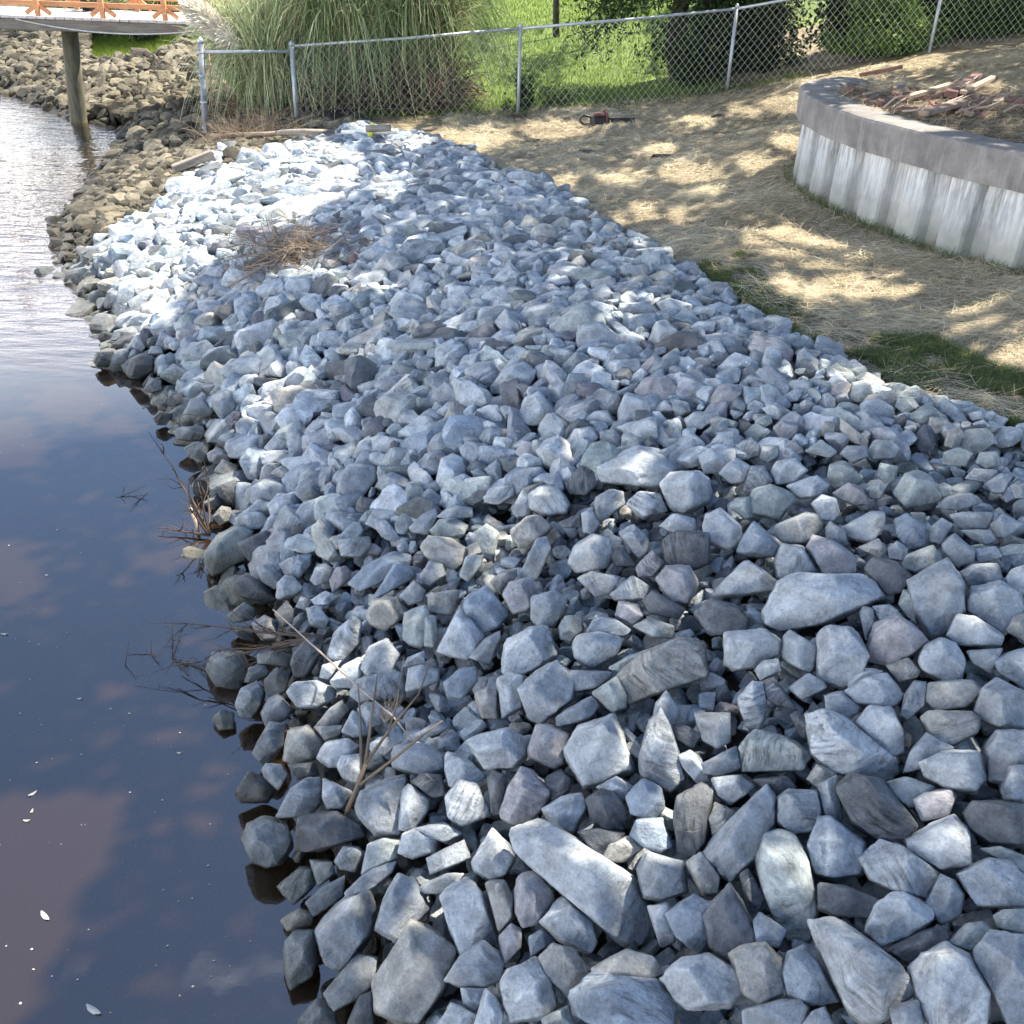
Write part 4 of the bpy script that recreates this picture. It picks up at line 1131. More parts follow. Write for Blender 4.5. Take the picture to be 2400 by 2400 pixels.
k.bump(k.noise(p_, 40, 6, .7), .5, .012); M_CAP = k.done(c, .92)
wall = empty('retaining_wall', (3.0, 10.0, 1.0), label='curved grey retaining wall of ribbed concrete sheet piles under a thick rounded cap', cat='retaining wall')
# each sheet pile is a trapezoid-section panel
npan = 19; per = WLEN / npan; sarr = np.linspace(0, WLEN, 260)
def wat(s_): return np.array([np.interp(s_, sarr, WC[:, 0]), np.interp(s_, sarr, WC[:, 1])]), np.array([np.interp(s_, sarr, WN[:, 0]), np.interp(s_, sarr, WN[:, 1])])
for i in range(npan):
    s0 = i * per + .004; s1 = (i + 1) * per - .004
    prof = [(0.0, .10), (.05, .085), (.10, .02), (.14, .002), (.62, .0), (.66, .02), (.72, .10), (.94, .115), (1.0, .12)]
    outer = []; 
    for a, dpt in prof:
        pc, nn_ = wat(s0 + (s1 - s0) * a); outer.append((pc, nn_, dpt))
    V = []
    zb_ = 0.55; lev = [zb_, 1.0, 1.4, ZTOP - .255]
    for z in lev:
        bat = (ZTOP - z) * .03
        for pc, nn_, dpt in outer: q = pc + nn_ * (dpt + .03 - bat); V.append((q[0], q[1], z))
    for z in lev:
        for pc, nn_, dpt in outer: q = pc + nn_ * (dpt + .03 + .10); V.append((q[0], q[1], z))
    m = len(prof); nl_ = len(lev); F = []; ob = m * nl_
    for a in range(nl_ - 1):
        for b in range(m - 1):
            F.append((a * m + b, a * m + b + 1, (a + 1) * m + b + 1, (a + 1) * m + b)); F.append((ob + a * m + b, ob + (a + 1) * m + b, ob + (a + 1) * m + b + 1, ob + a * m + b + 1))
        F.append((a * m, (a + 1) * m, ob + (a + 1) * m, ob + a * m)); e = m - 1; F.append((a * m + e, ob + a * m + e, ob + (a + 1) * m + e, (a + 1) * m + e))
    for b in range(m - 1):
        t_ = (nl_ - 1) * m; F.append((t_ + b, t_ + b + 1, ob + t_ + b + 1, ob + t_ + b)); F.append((b, ob + b, ob + b + 1, b + 1))
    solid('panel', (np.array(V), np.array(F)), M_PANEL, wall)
capo = []
cs = [(-.05, -.27), (-.055, -.03), (-.04, -.008), (-.01, 0.0), (.15, .006), (.30, 0.0), (.325, -.01), (.34, -.035), (.34, -.27)]
V = []; 
for (cx, cy), (nx1, ny1), j in zip(WC, WN, range(len(WC))):
    wob = .006 * math.sin(j * .37) + .004 * math.sin(j * 1.1)
    for d_, h_ in cs: V.append((cx + nx1 * (d_ + wob), cy + ny1 * (d_ + wob), ZTOP + h_))
m = len(cs); F = []
for j in range(len(WC) - 1):
    for b in range(m): b2 = (b + 1) % m; F.append((j * m + b, j * m + b2, (j + 1) * m + b2, (j + 1) * m + b))
V = np.array(V); F4 = np.array(F); c0, c1 = len(V), len(V) + 1
V = np.vstack([V, V[:m].mean(0), V[-m:].mean(0)])
F3 = np.array([(c0, (b + 1) % m, b) for b in range(m)] + [(c1, (len(WC) - 1) * m + b, (len(WC) - 1) * m + (b + 1) % m) for b in range(m)])
solid('cap', (V, [F4, F3]), M_CAP, wall)
# raised bed behind the wall
bx = np.arange(2.6, 16, .09); by = np.arange(3.0, 16.6, .09); BX, BY = np.meshgrid(bx, by, indexing='ij')
_, wi = None, None
dW = np.full(BX.shape, 1e9)
for j in range(0, 260, 3): dW = np.minimum(dW, (BX - WC[j, 0]) ** 2 + (BY - WC[j, 1]) ** 2)
dW = np.sqrt(dW); ins = inpoly(BX, BY, WALLPOLY)
def bed_z(x, y):
    dw = np.full(np.shape(x), 1e9)
    for j in range(0, 260, 3): dw = np.minimum(dw, (x - WC[j, 0]) ** 2 + (y - WC[j, 1]) ** 2)
    dw = np.sqrt(dw)
    base = ZTOP - .03 + .10 * sstep(.3, 2.2, dw) + .10 * (fbm(x * 1.3, y * 1.3, 31) - .5) + .05 * (fbm(x * 4, y * 4, 33) - .5)
    return np.where(dw < .35, np.minimum(base, ZTOP - .03), base) * 1.0 
BZ = bed_z(BX, BY)
BZ = np.where(BZ < gz(BX, BY) - .02, gz(BX, BY) - .02, BZ)
keep = ins & (dW > .17)
keep |= (BY > 12.4) & (BX > 3.9)
ib = np.arange(BX.size).reshape(BX.shape); cel = keep[:-1, :-1] & keep[1:, :-1] & keep[1:, 1:] & keep[:-1, 1:]
FB = np.stack([ib[:-1, :-1][cel], ib[1:, :-1][cel], ib[1:, 1:][cel], ib[:-1, 1:][cel]], 1)
# blend the bed's far and left rims down to the surrounding ground
rim = sstep(10.8, 15.5, BY); BZ = BZ * (1 - rim) + (gz(BX, BY) - .03) * rim
le = sstep(4.6, 3.4, BX) * sstep(12.4, 13.0, BY); BZ = BZ * (1 - le) + (gz(BX, BY) - .02) * le
k = Nd('bed_mulch'); p_ = k.pos()
c = k.mix(1.0, k.ramp(k.noise(p_, 2.2, 6, .6), [(.3, (.06, .042, .03)), (.5, (.135, .09, .06)), (.72, (.23, .17, .10))]), k.ramp(k.noise(p_, 45, 4, .6), [(.3, g3(.55)), (.7, g3(1.4))]), 'MULTIPLY')
k.bump(k.noise(p_, 30, 5, .6), .9, .03); M_MULCH = k.done(c, .95)
add('planting_bed_soil', mesh('planting_bed_soil', np.stack([BX, BY, BZ], -1).reshape(-1, 3), FB, mat=M_MULCH, smooth=True), kind='structure')
def land_z(x, y):
    x = np.asarray(x, float); y = np.asarray(y, float)
    i = np.clip(((x - 2.6) / .09).astype(int), 0, len(bx) - 1); j = np.clip(((y - 3.0) / .09).astype(int), 0, len(by) - 1)
    k_ = keep[i, j] & (x > 2.6) & (x < 15.9) & (y > 3) & (y < 16.5)
    return np.where(k_, BZ[i, j], gz(x, y))

# ------------------------------------------------------------------ straw
def scatter_strands(n, x, y, lo, hi, wd, tone, lift, droop, r, seg=4):
    a = vn_ang(x, y) + r.normal(size=n) * .9
    L_ = r.uniform(lo, hi, n); s_ = np.linspace(-.5, .5, seg)
    curl = r.normal(size=n) * .9
    ang = a[:, None] + curl[:, None] * s_[None]
    step = L_[:, None] / (seg - 1)
    px = np.cumsum(np.cos(ang) * step, 1); py = np.cumsum(np.sin(ang) * step, 1)
    px += (x - px.mean(1))[:, None]; py += (y - py.mean(1))[:, None]
    pz = land_z(px, py) + lift[:, None] + (r.normal(size=(n, 1)) * .22 * L_[:, None]) * s_[None] + droop * (.25 - s_[None] ** 2) * L_[:, None]
    pz = np.maximum(pz, land_z(px, py) + .002)
    W_ = np.broadcast_to(wd[:, None] if np.ndim(wd) else wd, px.shape) * np.array([.6] + [1] * (seg - 2) + [.3])
    V, F = ribbons(np.stack([px, py, pz], -1), W_, up=(0, -.3, 1))
    return V, F, np.repeat(tone, seg * 2)
def vn_ang(x, y): return 6.283 * fbm(np.asarray(x) * .55, np.asarray(y) * .55, 41, 2)
def sample(n, x0, x1, y0, y1, cond, r, dens_y=True):
    X = []; Y = []; c_ = 0
    while c_ < n:
        x = r.uniform(x0, x1, n); y = y0 + (y1 - y0) * r.random(n) ** (1.35 if dens_y else 1)
        u, v, d = project(np.stack([x, y, land_z(x, y)], -1)); m = (d > .3) & (u > -150) & (u < 2550) & (v > -120) & (v < 2500) & cond(x, y)
        X.append(x[m]); Y.append(y[m]); c_ += m.sum()
        if m.sum() == 0: break
    return np.concatenate(X)[:n], np.concatenate(Y)[:n]
def straw_zone(x, y):
    e = x - xe(y); th = fbm(x * 1.1, y * 1.1, 51)
    u, v, d = project(np.stack([x, y, land_z(x, y)], -1)); g = inpoly(u, v, GS)
    return (e > 0.02) & (y < fence_y(x) + .2) & (x > -1.2) & (np.random.default_rng(3).random(len(x)) < np.where(g, .5, 1)) & (th > .30)
n = 150000
x, y = sample(n, -2.5, 11, 2.5, 17.4, straw_zone, r2); n = len(x)
bed = land_z(x, y) > gz(x, y) + .1
clump = fbm(x * 1.7, y * 1.7, 61); lift = .055 * np.maximum(clump - .45, 0) * 4 * r2.random(n) + .012 * r2.random(n)
dist_ = np.sqrt(x ** 2 + y ** 2)
tone = np.clip(.25 + .5 * clump + r2.normal(size=n) * .2 - bed * .28, 0, 1)
drop_b = ~(bed & (r2.random(n) < .55)); x, y, lift, dist_, tone = x[drop_b], y[drop_b], lift[drop_b], dist_[drop_b], tone[drop_b]; n = len(x)
V, F, T_ = scatter_strands(n, x, y, .10, .34, .0011 * np.clip(dist_ / 6, .9, 2.4), tone, lift, .12, r2)
add('straw', mesh('straw', V, F, {'tone': T_}, M_STRAW), label='loose dry straw strewn over the open ground by the wall', cat='straw', kind='stuff')
# ------------------------------------------------------------------ green grass strip by the stones
M_GRASS = strand_material('short_grass', [(0, (.05, .075, .03)), (.5, (.11, .15, .055)), (1, (.26, .28, .12))], .7, .35)
def blades(x, y, h, wd, r, lean=.5, seg=3, zf=land_z):
    n = len(x); a = r.random(n) * 6.283; t = np.linspace(0, 1, seg)
    le = h * lean * r.random(n)
    px = x[:, None] + np.cos(a)[:, None] * le[:, None] * t[None] ** 1.7; py = y[:, None] + np.sin(a)[:, None] * le[:, None] * t[None] ** 1.7
    pz = (zf(x, y) - .005)[:, None] + h[:, None] * t[None] * (1 - .25 * (le / (h + 1e-6))[:, None] * t[None])
    W_ = wd[:, None] * (1 - .85 * t)[None]
    return ribbons(np.stack([px, py, pz], -1), W_)
def gzone(x, y):
    u, v, d = project(np.stack([x, y, land_z(x, y)], -1)); return inpoly(u, v, GS) & (x > xe(y) - .02) & (fbm(x * 2.4, y * 2.4, 71) > .40)
x, y = sample(42000, 1, 6, 3, 11, gzone, r2)
V, F = blades(x, y, r2.uniform(.025, .085, len(x)), np.full(len(x), .0022), r2, 1.1)
add('grass_strip', mesh('grass_strip', V, F, {'tone': np.repeat(np.clip(r2.normal(.42, .22, len(x)), 0, 1), 6)}, M_GRASS), label='short dark green grass tufts along the edge of the stones', cat='grass', kind='stuff')
# tufts at the wall foot and fence foot
fx_ = []; fy_ = []
for j in range(0, 250, 2):
    q = 22 if j > 50 else 8
    fx_.append(WC[j, 0] - WN[j, 0] * np.abs(r2.normal(.02, .06, q))); fy_.append(WC[j, 1] - WN[j, 1] * np.abs(r2.normal(.02, .06, q)))
xx = r2.uniform(-1, 4.5, 5000); fx_.append(xx); fy_.append(fence_y(xx) + r2.normal(.05, .22, 5000))
x = np.concatenate(fx_); y = np.concatenate(fy_)
V, F = blades(x, y, r2.uniform(.03, .13, len(x)), np.full(len(x), .004), r2, 1.0)
add('weeds', mesh('weeds', V, F, {'tone': np.repeat(np.clip(r2.normal(.35, .25, len(x)), 0, 1), 6)}, M_GRASS), label='scattered green weeds along the foot of the wall and the fence', cat='weeds', kind='stuff')
# lawn blades beyond the fence
M_LAWN = strand_material('lawn_grass', [(0, (.055, .10, .016)), (.5, (.12, .20, .028)), (1, (.25, .32, .06))], .7, .4)
def lzone(x, y): return (y > fence_y(x) + .15) & (x > -7) & (x < 3.3)
x, y = sample(60000, -7, 9, 16, 34, lzone, r2)
V, F = blades(x, y, r2.uniform(.04, .11, len(x)), np.full(len(x), .009), r2, .8)
add('lawn_grass', mesh('lawn_grass', V, F, {'tone': np.repeat(np.clip(r2.normal(.6, .22, len(x)), 0, 1), 6)}, M_LAWN), label='bright green mown lawn beyond the chain link fence', cat='lawn', kind='stuff')
def bzone(x, y):
    u, v, d = project(np.stack([x, y, surf(x, y)], -1)); return inpoly(u, v, GBANK * [1, 1]) & (y > 15)
x, y = sample(26000, -16, -3, 17.5, 30, bzone, r2)
V, F = blades(x, y, r2.uniform(.08, .26, len(x)), np.full(len(x), .012), r2, .7)
add('bank_grass', mesh('bank_grass', V, F, {'tone': np.repeat(np.clip(r2.normal(.8, .2, len(x)), 0, 1), 6)}, M_LAWN), label='sunny yellow green grass on the bank under the pier', cat='grass', kind='stuff')

# ------------------------------------------------------------------ chain link fence
M_GALV = simple('galvanised_steel', (.40, .43, .46), .5, .5, .15, 14)
M_WIRE = simple('fence_wire', (.50, .51, .50), .5, .2, .2, 14)
fence = empty('chain_link_fence', (FP[1][0], FP[1][1], float(gz(*FP[1]))), label='galvanised chain link fence running from the pampas grass up past the wall', cat='fence')
FH = 1.20
post_base = [float(land_z(*p)) for p in FP]; post_base[1] = .45; post_base[2] = float(land_z(*FP[2]))
for i, (p, zb_) in enumerate(zip(FP, post_base)):
    if i == 0: continue
    rr_ = .038 if i == 1 else .026
    V, F = tube([(p[0], p[1], zb_ - .3), (p[0], p[1], zb_ + FH)], rr_, 12)
    po = solid('post', (V, F), M_GALV, fence, True)
    V, F = tube([(p[0], p[1], zb_ + FH), (p[0], p[1], zb_ + FH + .03), (p[0], p[1], zb_ + FH + .055), (p[0], p[1], zb_ + FH + .065)], [rr_ * 1.15, rr_ * 1.1, rr_ * .7, .004], 12)
    c_ = solid('post_cap', (V, F), M_GALV, None, True, origin=fence.location); c_.location = (0, 0, 0); c_.parent = po
for i in range(1, len(FP) - 1):
    a = np.array([*FP[i], post_base[i] + FH - .01]); b = np.array([*FP[i + 1], post_base[i + 1] + FH - .01])
    mid = (a + b) / 2 + np.array([0, 0, -.012])
    solid('top_rail', tube([a, mid, b], .021, 10), M_GALV, fence, True)
    # woven diamond fabric
    Lh = np.linalg.norm((b - a)[:2]); dx = .115; dz = .13; rows = int(FH / dz); ncol = int(Lh / dx)
    parts = []
    for c_ in range(ncol + 1):
        pts = []
        for r_ in range(rows * 2 + 1):
            f = (c_ + (.5 if r_ % 2 else 0) * (1 if True else 0)) * dx / Lh
            f2 = min(f, 1); z0 = a[2] + (b[2] - a[2]) * f2; bot = float(land_z(a[0] + (b[0] - a[0]) * f2, a[1] + (b[1] - a[1]) * f2))
            hh = z0 - .02 - r_ * dz / 2
            if hh < bot + .01: break
            pts.append((a[0] + (b[0] - a[0]) * f2, a[1] + (b[1] - a[1]) * f2 - .02 + (.006 if r_ % 2 else 0), hh))
        if len(pts) > 1: parts.append(tube(pts, .0025, 4, False))
        pts2 = []
        for r_ in range(rows * 2 + 1):
            f = (c_ + (-.5 if r_ % 2 else 0)) * dx / Lh; f2 = min(max(f, 0), 1); z0 = a[2] + (b[2] - a[2]) * f2; bot = float(land_z(a[0] + (b[0] - a[0]) * f2, a[1] + (b[1] - a[1]) * f2))
            hh = z0 - .02 - r_ * dz / 2
            if hh < bot + .01: break
            pts2.append((a[0] + (b[0] - a[0]) * f2, a[1] + (b[1] - a[1]) * f2 - .02 - (.006 if r_ % 2 else 0), hh))
        if len(pts2) > 1: parts.append(tube(pts2, .0025, 4, False))
    V, F = merge(parts)
    add('mesh_panel', mesh('mesh_panel', V - np.array(fence.location), F, mat=M_WIRE, smooth=True), parent=fence)
# open end frame towards the water
ge_ = empty('fence_end_frame', (FP[0][0], FP[0][1], .5), label='open galvanised end frame without mesh at the water end of the fence', cat='fence')
z0 = .42
po = solid('post', tube([(FP[0][0], FP[0][1], z0 - .3), (FP[0][0] + .10, FP[0][1], z0 + 1.28)], .042, 12), simple('rusty_galvanised_post', (.20, .22, .25), .7, .2, .45, 9), ge_, True)
c_ = solid('post_cap', tube([(FP[0][0] + .10, FP[0][1], z0 + 1.28), (FP[0][0] + .10, FP[0][1], z0 + 1.32), (FP[0][0] + .10, FP[0][1], z0 + 1.36)], [.046, .04, .006], 12), M_GALV, None, True, origin=ge_.location); c_.location = (0, 0, 0); c_.parent = po
a = np.array([FP[0][0] + .10, FP[0][1], z0 + 1.16]); b = np.array([*FP[1], post_base[1] + FH - .08])
solid('top_rail', tube([a, (a + b) / 2, b], .024, 10), M_GALV, ge_, True)
solid('tension_rod', tube([a + [.1, 0, -.02], a + [.04, 0, -1.12]], .009, 6), simple('rusty_rod', (.25, .17, .11), .7, .3), ge_, True)
for q in (.15, .5, .85, 1.16):
    V, F = tube([(FP[0][0] + q * .065 + .012, FP[0][1], z0 + q - .012), (FP[0][0] + q * .065 + .014, FP[0][1], z0 + q + .012)], .048, 12); solid('band', (V, F), M_GALV, ge_, True)
# ------------------------------------------------------------------ pampas grass clumps
M_PAMPAS = strand_material('pampas_blades', [(0, (.15, .10, .06)), (.25, (.40, .34, .20)), (.42, (.22, .26, .13)), (.65, (.17, .24, .10)), (.85, (.31, .39, .19)), (1, (.60, .64, .40))], .55, .35)
M_DEAD = strand_material('pampas_thatch', [(0, (.07, .05, .035)), (.5, (.19, .14, .095)), (1, (.37, .30, .22))], .85, .15)
M_PLUME = simple('pampas_plume', (.72, .66, .55), .9)
def pampas(x0, y0, spread, n, hmin, hmax, tone, seed, label, dead, reach):
    r = np.random.default_rng(seed); z0 = float(gz(x0, y0)); root = empty('pampas_grass', (x0, y0, z0), label=label, cat='ornamental grass', group='pampas grass clumps behind the fence')
    m = 9; a = r.random(n) * 6.283; rr_ = spread * np.sqrt(r.random(n)); bx_ = np.cos(a) * rr_; by_ = np.sin(a) * rr_
    a2 = a + r.normal(size=n) * .6; hh = r.uniform(hmin, hmax, n); out = (.15 + 1.1 * r.random(n)) * reach * (.5 + rr_ / spread)
    t = np.linspace(0, 1, m); dr = r.uniform(.0, 1.0, n) ** 2.2 * out / reach
    px = bx_[:, None] + np.cos(a2)[:, None] * out[:, None] * t[None] ** 2.0
    py = by_[:, None] + np.sin(a2)[:, None] * out[:, None] * t[None] ** 2.0
    pz = hh[:, None] * (t[None] * 1.22 - (.18 + .80 * dr)[:, None] * t[None] ** 4)
    pz = np.maximum(pz, .03)
    V, F = ribbons(np.stack([px, py, pz], -1), np.full((n, m), .0095) * (1 - .8 * t ** 2)[None])
    tn = np.clip(np.where(r.random(n) < .16, r.uniform(.05, .35, n), r.normal(tone, .16, n))[:, None] + .25 * (t[None] - .6), 0, 1)
    add('blades', mesh('blades', V, F, {'tone': np.repeat(tn.ravel(), 2)}, M_PAMPAS), parent=root)
    n2 = int(n * dead); a = r.random(n2) * 6.283; rr_ = spread * 1.25 * np.sqrt(r.random(n2)); bx_ = np.cos(a) * rr_; by_ = np.sin(a) * rr_
    a2 = r.random(n2) * 6.283; out = r.uniform(.1, .85, n2); hh = r.uniform(.10, .95, n2) * r.random(n2) ** .4; m = 5; t = np.linspace(0, 1, m)
    px = bx_[:, None] + np.cos(a2)[:, None] * out[:, None] * t[None] ** 1.3; py = by_[:, None] + np.sin(a2)[:, None] * out[:, None] * t[None] ** 1.3
    pz = np.maximum(hh[:, None] * np.sin(t[None] * r.uniform(1.3, 2.9, n2)[:, None]), .02)
    V, F = ribbons(np.stack([px, py, pz], -1), np.full((n2, m), .0065))
    add('dead_thatch', mesh('dead_thatch', V, F, {'tone': np.repeat(np.clip(r.normal(.5, .25, n2), 0, 1), m * 2)}, M_DEAD), parent=root)
    return root
pa = pampas(-3.95, 17.1, .5, 5200, 1.4, 2.1, .93, 1, 'sunlit yellow green pampas grass clump behind the open fence end frame', .25, .60)
pb = pampas(-2.9, 17.3, .55, 5500, 2.0, 3.1, .80, 2, 'tall bright green pampas grass clump beside the fence hinge post', .45, .85)
pc = pampas(-1.8, 17.5, .55, 5500, 2.0, 3.0, .62, 3, 'dark blue green pampas grass clump next to the lawn', .5, .85)
# one leaning white plume
def on_y(u, v, y): d_ = rays(np.array(u * S), np.array(v * S)); return CAM + d_ * (y / d_[1])
pd = [on_y(470, 98, 16.3), on_y(440, 70, 16.3), on_y(400, 38, 16.4), on_y(362, 8, 16.4)]
pts, _ = spline([p for p in [(q[0], q[1]) for q in pd]], 30); zz = np.interp(np.linspace(0, 1, 30), np.linspace(0, 1, 4), [q[2] for q in pd])
rp = np.random.default_rng(4); sp = []; 
n = 4200; t = rp.random(n) * .8 + .2; i_ = (t * 29).astype(int); base = np.column_stack([pts[i_], zz[i_]])
dirn = np.array([-.75, .05, .5]); dirs = dirn + rp.normal(size=(n, 3)) * .42; Lp = (.10 + .12 * np.sin(np.pi * (t - .2) / .8 * .9 + .2))
P_ = base[:, None] + dirs[:, None] * Lp[:, None, None] * np.linspace(0, 1, 4)[None, :, None] + np.array([0, 0, -.05])[None, None] * (np.linspace(0, 1, 4) ** 2)[None, :, None]
V, F = ribbons(P_, np.full((n, 4), .006)); V2, F2 = tube(np.column_stack([pts, zz]), .006, 5)
VV, FF = merge([(V, F), (V2, F2)])
add('plume', mesh('plume', VV - np.array(pa.location), FF, mat=M_PLUME), parent=pa)
# dry grass tuft at the foot of the gate post
r3 = np.random.default_rng(9)
x = r3.normal(-3.95, .32, 700); y = r3.normal(15.25, .25, 700)
V, F = blades(x, y, r3.uniform(.12, .55, 700), np.full(700, .006), r3, 1.6, 5, surf)
add('dry_grass_tuft', mesh('dry_grass_tuft', V, F, {'tone': np.repeat(np.clip(r3.normal(.7, .25, 700), 0, 1), 10)}, M_DEAD), label='dry arching grass tuft below the open fence end frame', cat='grass', kind='stuff')

# ------------------------------------------------------------------ timber pier
M_TIMBER = simple('weathered_timber', (.17, .15, .125), .9, 0, .35, 3, .5, (1, 8, 8))
M_DECK = simple('bleached_deck_boards', (.52, .47, .43), .85, 0, .2, 3, .4, (8, 1, 8))
M_ORANGE = simple('orange_stained_wood', (.55, .25, .11), .7, 0, .25, 4, .2, (1, 6, 6))
M_PILE = simple('wet_dark_pile', (.10, .095, .065), .8, 0, .4, 5, .6, (6, 6, 1))
PL = np.array(on_z(np.array(146 * S), np.array(232 * S), 0.0))        # where the pile meets the water
ZD = 1.80
u0 = np.array([[-60, 53.], [0, 55.], [354, 68.]]) * S
PA = on_z(u0[:, 0], u0[:, 1], ZD - .22)
dirp = PA[2] - PA[0]; dirp[2] = 0; dirp /= np.linalg.norm(dirp); nrm = np.array([-dirp[1], dirp[0], 0])
A0 = PA[1] - dirp * 6.0; A1 = PA[2] + dirp * 1.3; A0[2] = A1[2] = ZD; LD = np.linalg.norm(A1 - A0); midp = (A0 + A1) / 2; RM = along(dirp)
pier = empty('pier', (PL[0], PL[1], ZD), label='weathered timber pier with orange stained railing crossing the far bank', cat='pier')
for side, nm in ((.05, 'beam'), (1.45, 'beam')):
    solid('beam', box(midp + nrm * side + [0, 0, -.135], (LD, .09, .17), RM, .008), M_TIMBER, pier)
for kx in range(int(LD / .148)):
    c_ = A0 + dirp * (kx * .148 + .07) + nrm * (.74 + .012 * math.sin(kx * 7.1))
    solid('deck_board', box(c_ + [0, 0, -.03], (.138, 1.58, .038), RM, .004), M_DECK, pier)
for off, s_ in ((.16, 0),):
    b_ = PL + nrm * (off - .05); lean = -.10 if off < 1 else 0
    solid('pile', tube([(b_[0], b_[1], -1.2), (b_[0] - .02, b_[1], 0), (b_[0] + .02, b_[1], .6), (b_[0] + .10, b_[1], ZD - .22)], [.15, .145, .14, .135], 14), M_PILE, pier, True)
for e in (-4.6,):
    b_ = PL + dirp * e; solid('pile', tube([(b_[0], b_[1], -1.2), (b_[0], b_[1], ZD - .22)], .15, 14), M_PILE, pier, True)
# railing on the near side
posts_u = [-115, 19, 147, 270, 387]
rail = []
for pu in posts_u:
    P_ = on_z(np.array(pu * S), np.array((37 + (pu) * .037) * S), ZD); s_ = (P_ - A0) @ dirp; b_ = A0 + dirp * s_ + nrm * .02
    solid('rail_post', box(b_ + [0, 0, .48], (.07, .07, 1.0), RM, .006), M_ORANGE, pier); rail.append(b_)
    for sg in (-1, 1):
        p1 = b_ + nrm * .02 + [0, 0, .16]; p2 = b_ + dirp * sg * .20 + nrm * .02 + [0, 0, .02]
        d_ = p2 - p1; solid('knee_brace', box((p1 + p2) / 2, (np.linalg.norm(d_), .04, .065), along(d_), .005), M_ORANGE, pier)
solid('rail_board', box(midp + nrm * .065 + [0, 0, .17], (LD, .035, .075), RM, .005), M_ORANGE, pier)
solid('hand_rail', box(midp + nrm * .02 + [0, 0, 1.0], (LD, .14, .035), RM, .005), M_ORANGE, pier)
for pu in posts_u[1:]:
    P_ = on_z(np.array(pu * S), np.array((37 + (pu) * .037) * S), ZD); s_ = (P_ - A0) @ dirp; b_ = A0 + dirp * s_ + nrm * 1.46
    solid('rail_post', box(b_ + [0, 0, .48], (.07, .07, 1.0), RM, .006), M_ORANGE, pier)
    for sg in (-1, 1):
        p1 = b_ + [0, 0, .20]; p2 = b_ + dirp * sg * .24 + [0, 0, .02]
        d_ = p2 - p1; solid('knee_brace', box((p1 + p2) / 2, (np.linalg.norm(d_), .04, .065), along(d_), .005), M_ORANGE, pier)
solid('rail_board', box(midp + nrm * 1.42 + [0, 0, .21], (LD, .035, .09), RM, .005), M_ORANGE, pier)
# slack rope along the edge beam
rt = np.linspace(0, 1, 30); ra = A0 + dirp * 6.3 - nrm * .03; rb = A0 + dirp * (6.3 + 3.4) - nrm * .03
rope = ra[None] + (rb - ra)[None] * rt[:, None]; rope[:, 2] = ZD - .06 - .16 * 4 * rt * (1 - rt)
solid('rope', tube(rope, .011, 6), simple('pale_rope', (.5, .5, .47), .9), smooth=True, label='thin pale rope hanging slack along the pier edge beam', cat='rope')
# potted plant on the deck
P_ = on_z(np.array(95 * S), np.array(33 * S), ZD); s_ = (P_ - A0) @ dirp; b_ = A0 + dirp * s_ + nrm * 1.2
pot = empty('potted_plant', (b_[0], b_[1], ZD), label='small green plant in a black pot standing on the pier deck', cat='potted plant')
solid('pot', tube([(b_[0], b_[1], ZD), (b_[0], b_[1], ZD + .27), (b_[0], b_[1], ZD + .275), (b_[0], b_[1], ZD + .30), (b_[0], b_[1], ZD + .29)], [.12, .155, .17, .17, .14], 18), simple('black_plastic', (.02, .02, .022), .45), pot, True)

# ------------------------------------------------------------------ leaf clouds
def leaves(P, size, r, fold=.25, asp=.5, up=.5):
    """one folded pointed leaf per position"""
    n = len(P); d = r.normal(size=(n, 3)); d /= np.linalg.norm(d, axis=1, keepdims=True)
    nn_ = r.normal(size=(n, 3)); nn_[:, 2] += up * 2; s_ = np.cross(d, nn_); s_ /= np.linalg.norm(s_, axis=1, keepdims=True) + 1e-9; u_ = np.cross(s_, d)
    L_ = (size * r.uniform(.6, 1.25, n))[:, None]
    a = P - d * L_ * .5; b = P + d * L_ * .5; m1 = P + s_ * L_ * asp * .5 + u_ * L_ * fold * .3; m2 = P - s_ * L_ * asp * .5 + u_ * L_ * fold * .3
    V = np.stack([a, m1, b, m2], 1).reshape(-1, 3); i = np.arange(n)[:, None] * 4
    return V, np.concatenate([i + [0, 1, 2], i + [0, 2, 3]])
def leaf_mat(name, stops, trans=.3, rough=.45):
    return strand_material(name, stops, rough, trans)
M_LEAF = leaf_mat('broad_leaves', [(0, (.018, .035, .012)), (.5, (.05, .09, .025)), (.85, (.10, .17, .035)), (1, (.20, .28, .06))])
M_IVY = leaf_mat('ivy_leaves', [(0, (.02, .05, .012)), (.5, (.07, .14, .025)), (1, (.19, .30, .055))])
M_DARKLEAF = leaf_mat('dark_leaves', [(0, (.008, .018, .01)), (.6, (.025, .048, .022)), (1, (.06, .10, .04))], .15, .35)
M_BARK = simple('rough_bark', (.05, .042, .036), .95, 0, .4, 6, .8, (3, 3, 1))
M_TWIG = simple('dry_twig', (.27, .23, .19), .9, 0, .3, 12)
M_TWIGB = simple('brown_twig', (.13, .10, .07), .9, 0, .3, 12)
M_TWIGD = simple('dark_wet_twig', (.05, .032, .022), .7, 0, .3, 12)
# potted plant foliage
r4 = np.random.default_rng(17)
Pp = np.array([b_[0], b_[1], ZD + .36]) + r4.normal(size=(420, 3)) * [.13, .13, .10]
V, F = leaves(Pp, np.full(420, .07), r4); add('foliage', mesh('foliage', V - np.array(pot.location), F, {'tone': np.repeat(r4.random(420), 4)}, M_IVY), parent=pot)

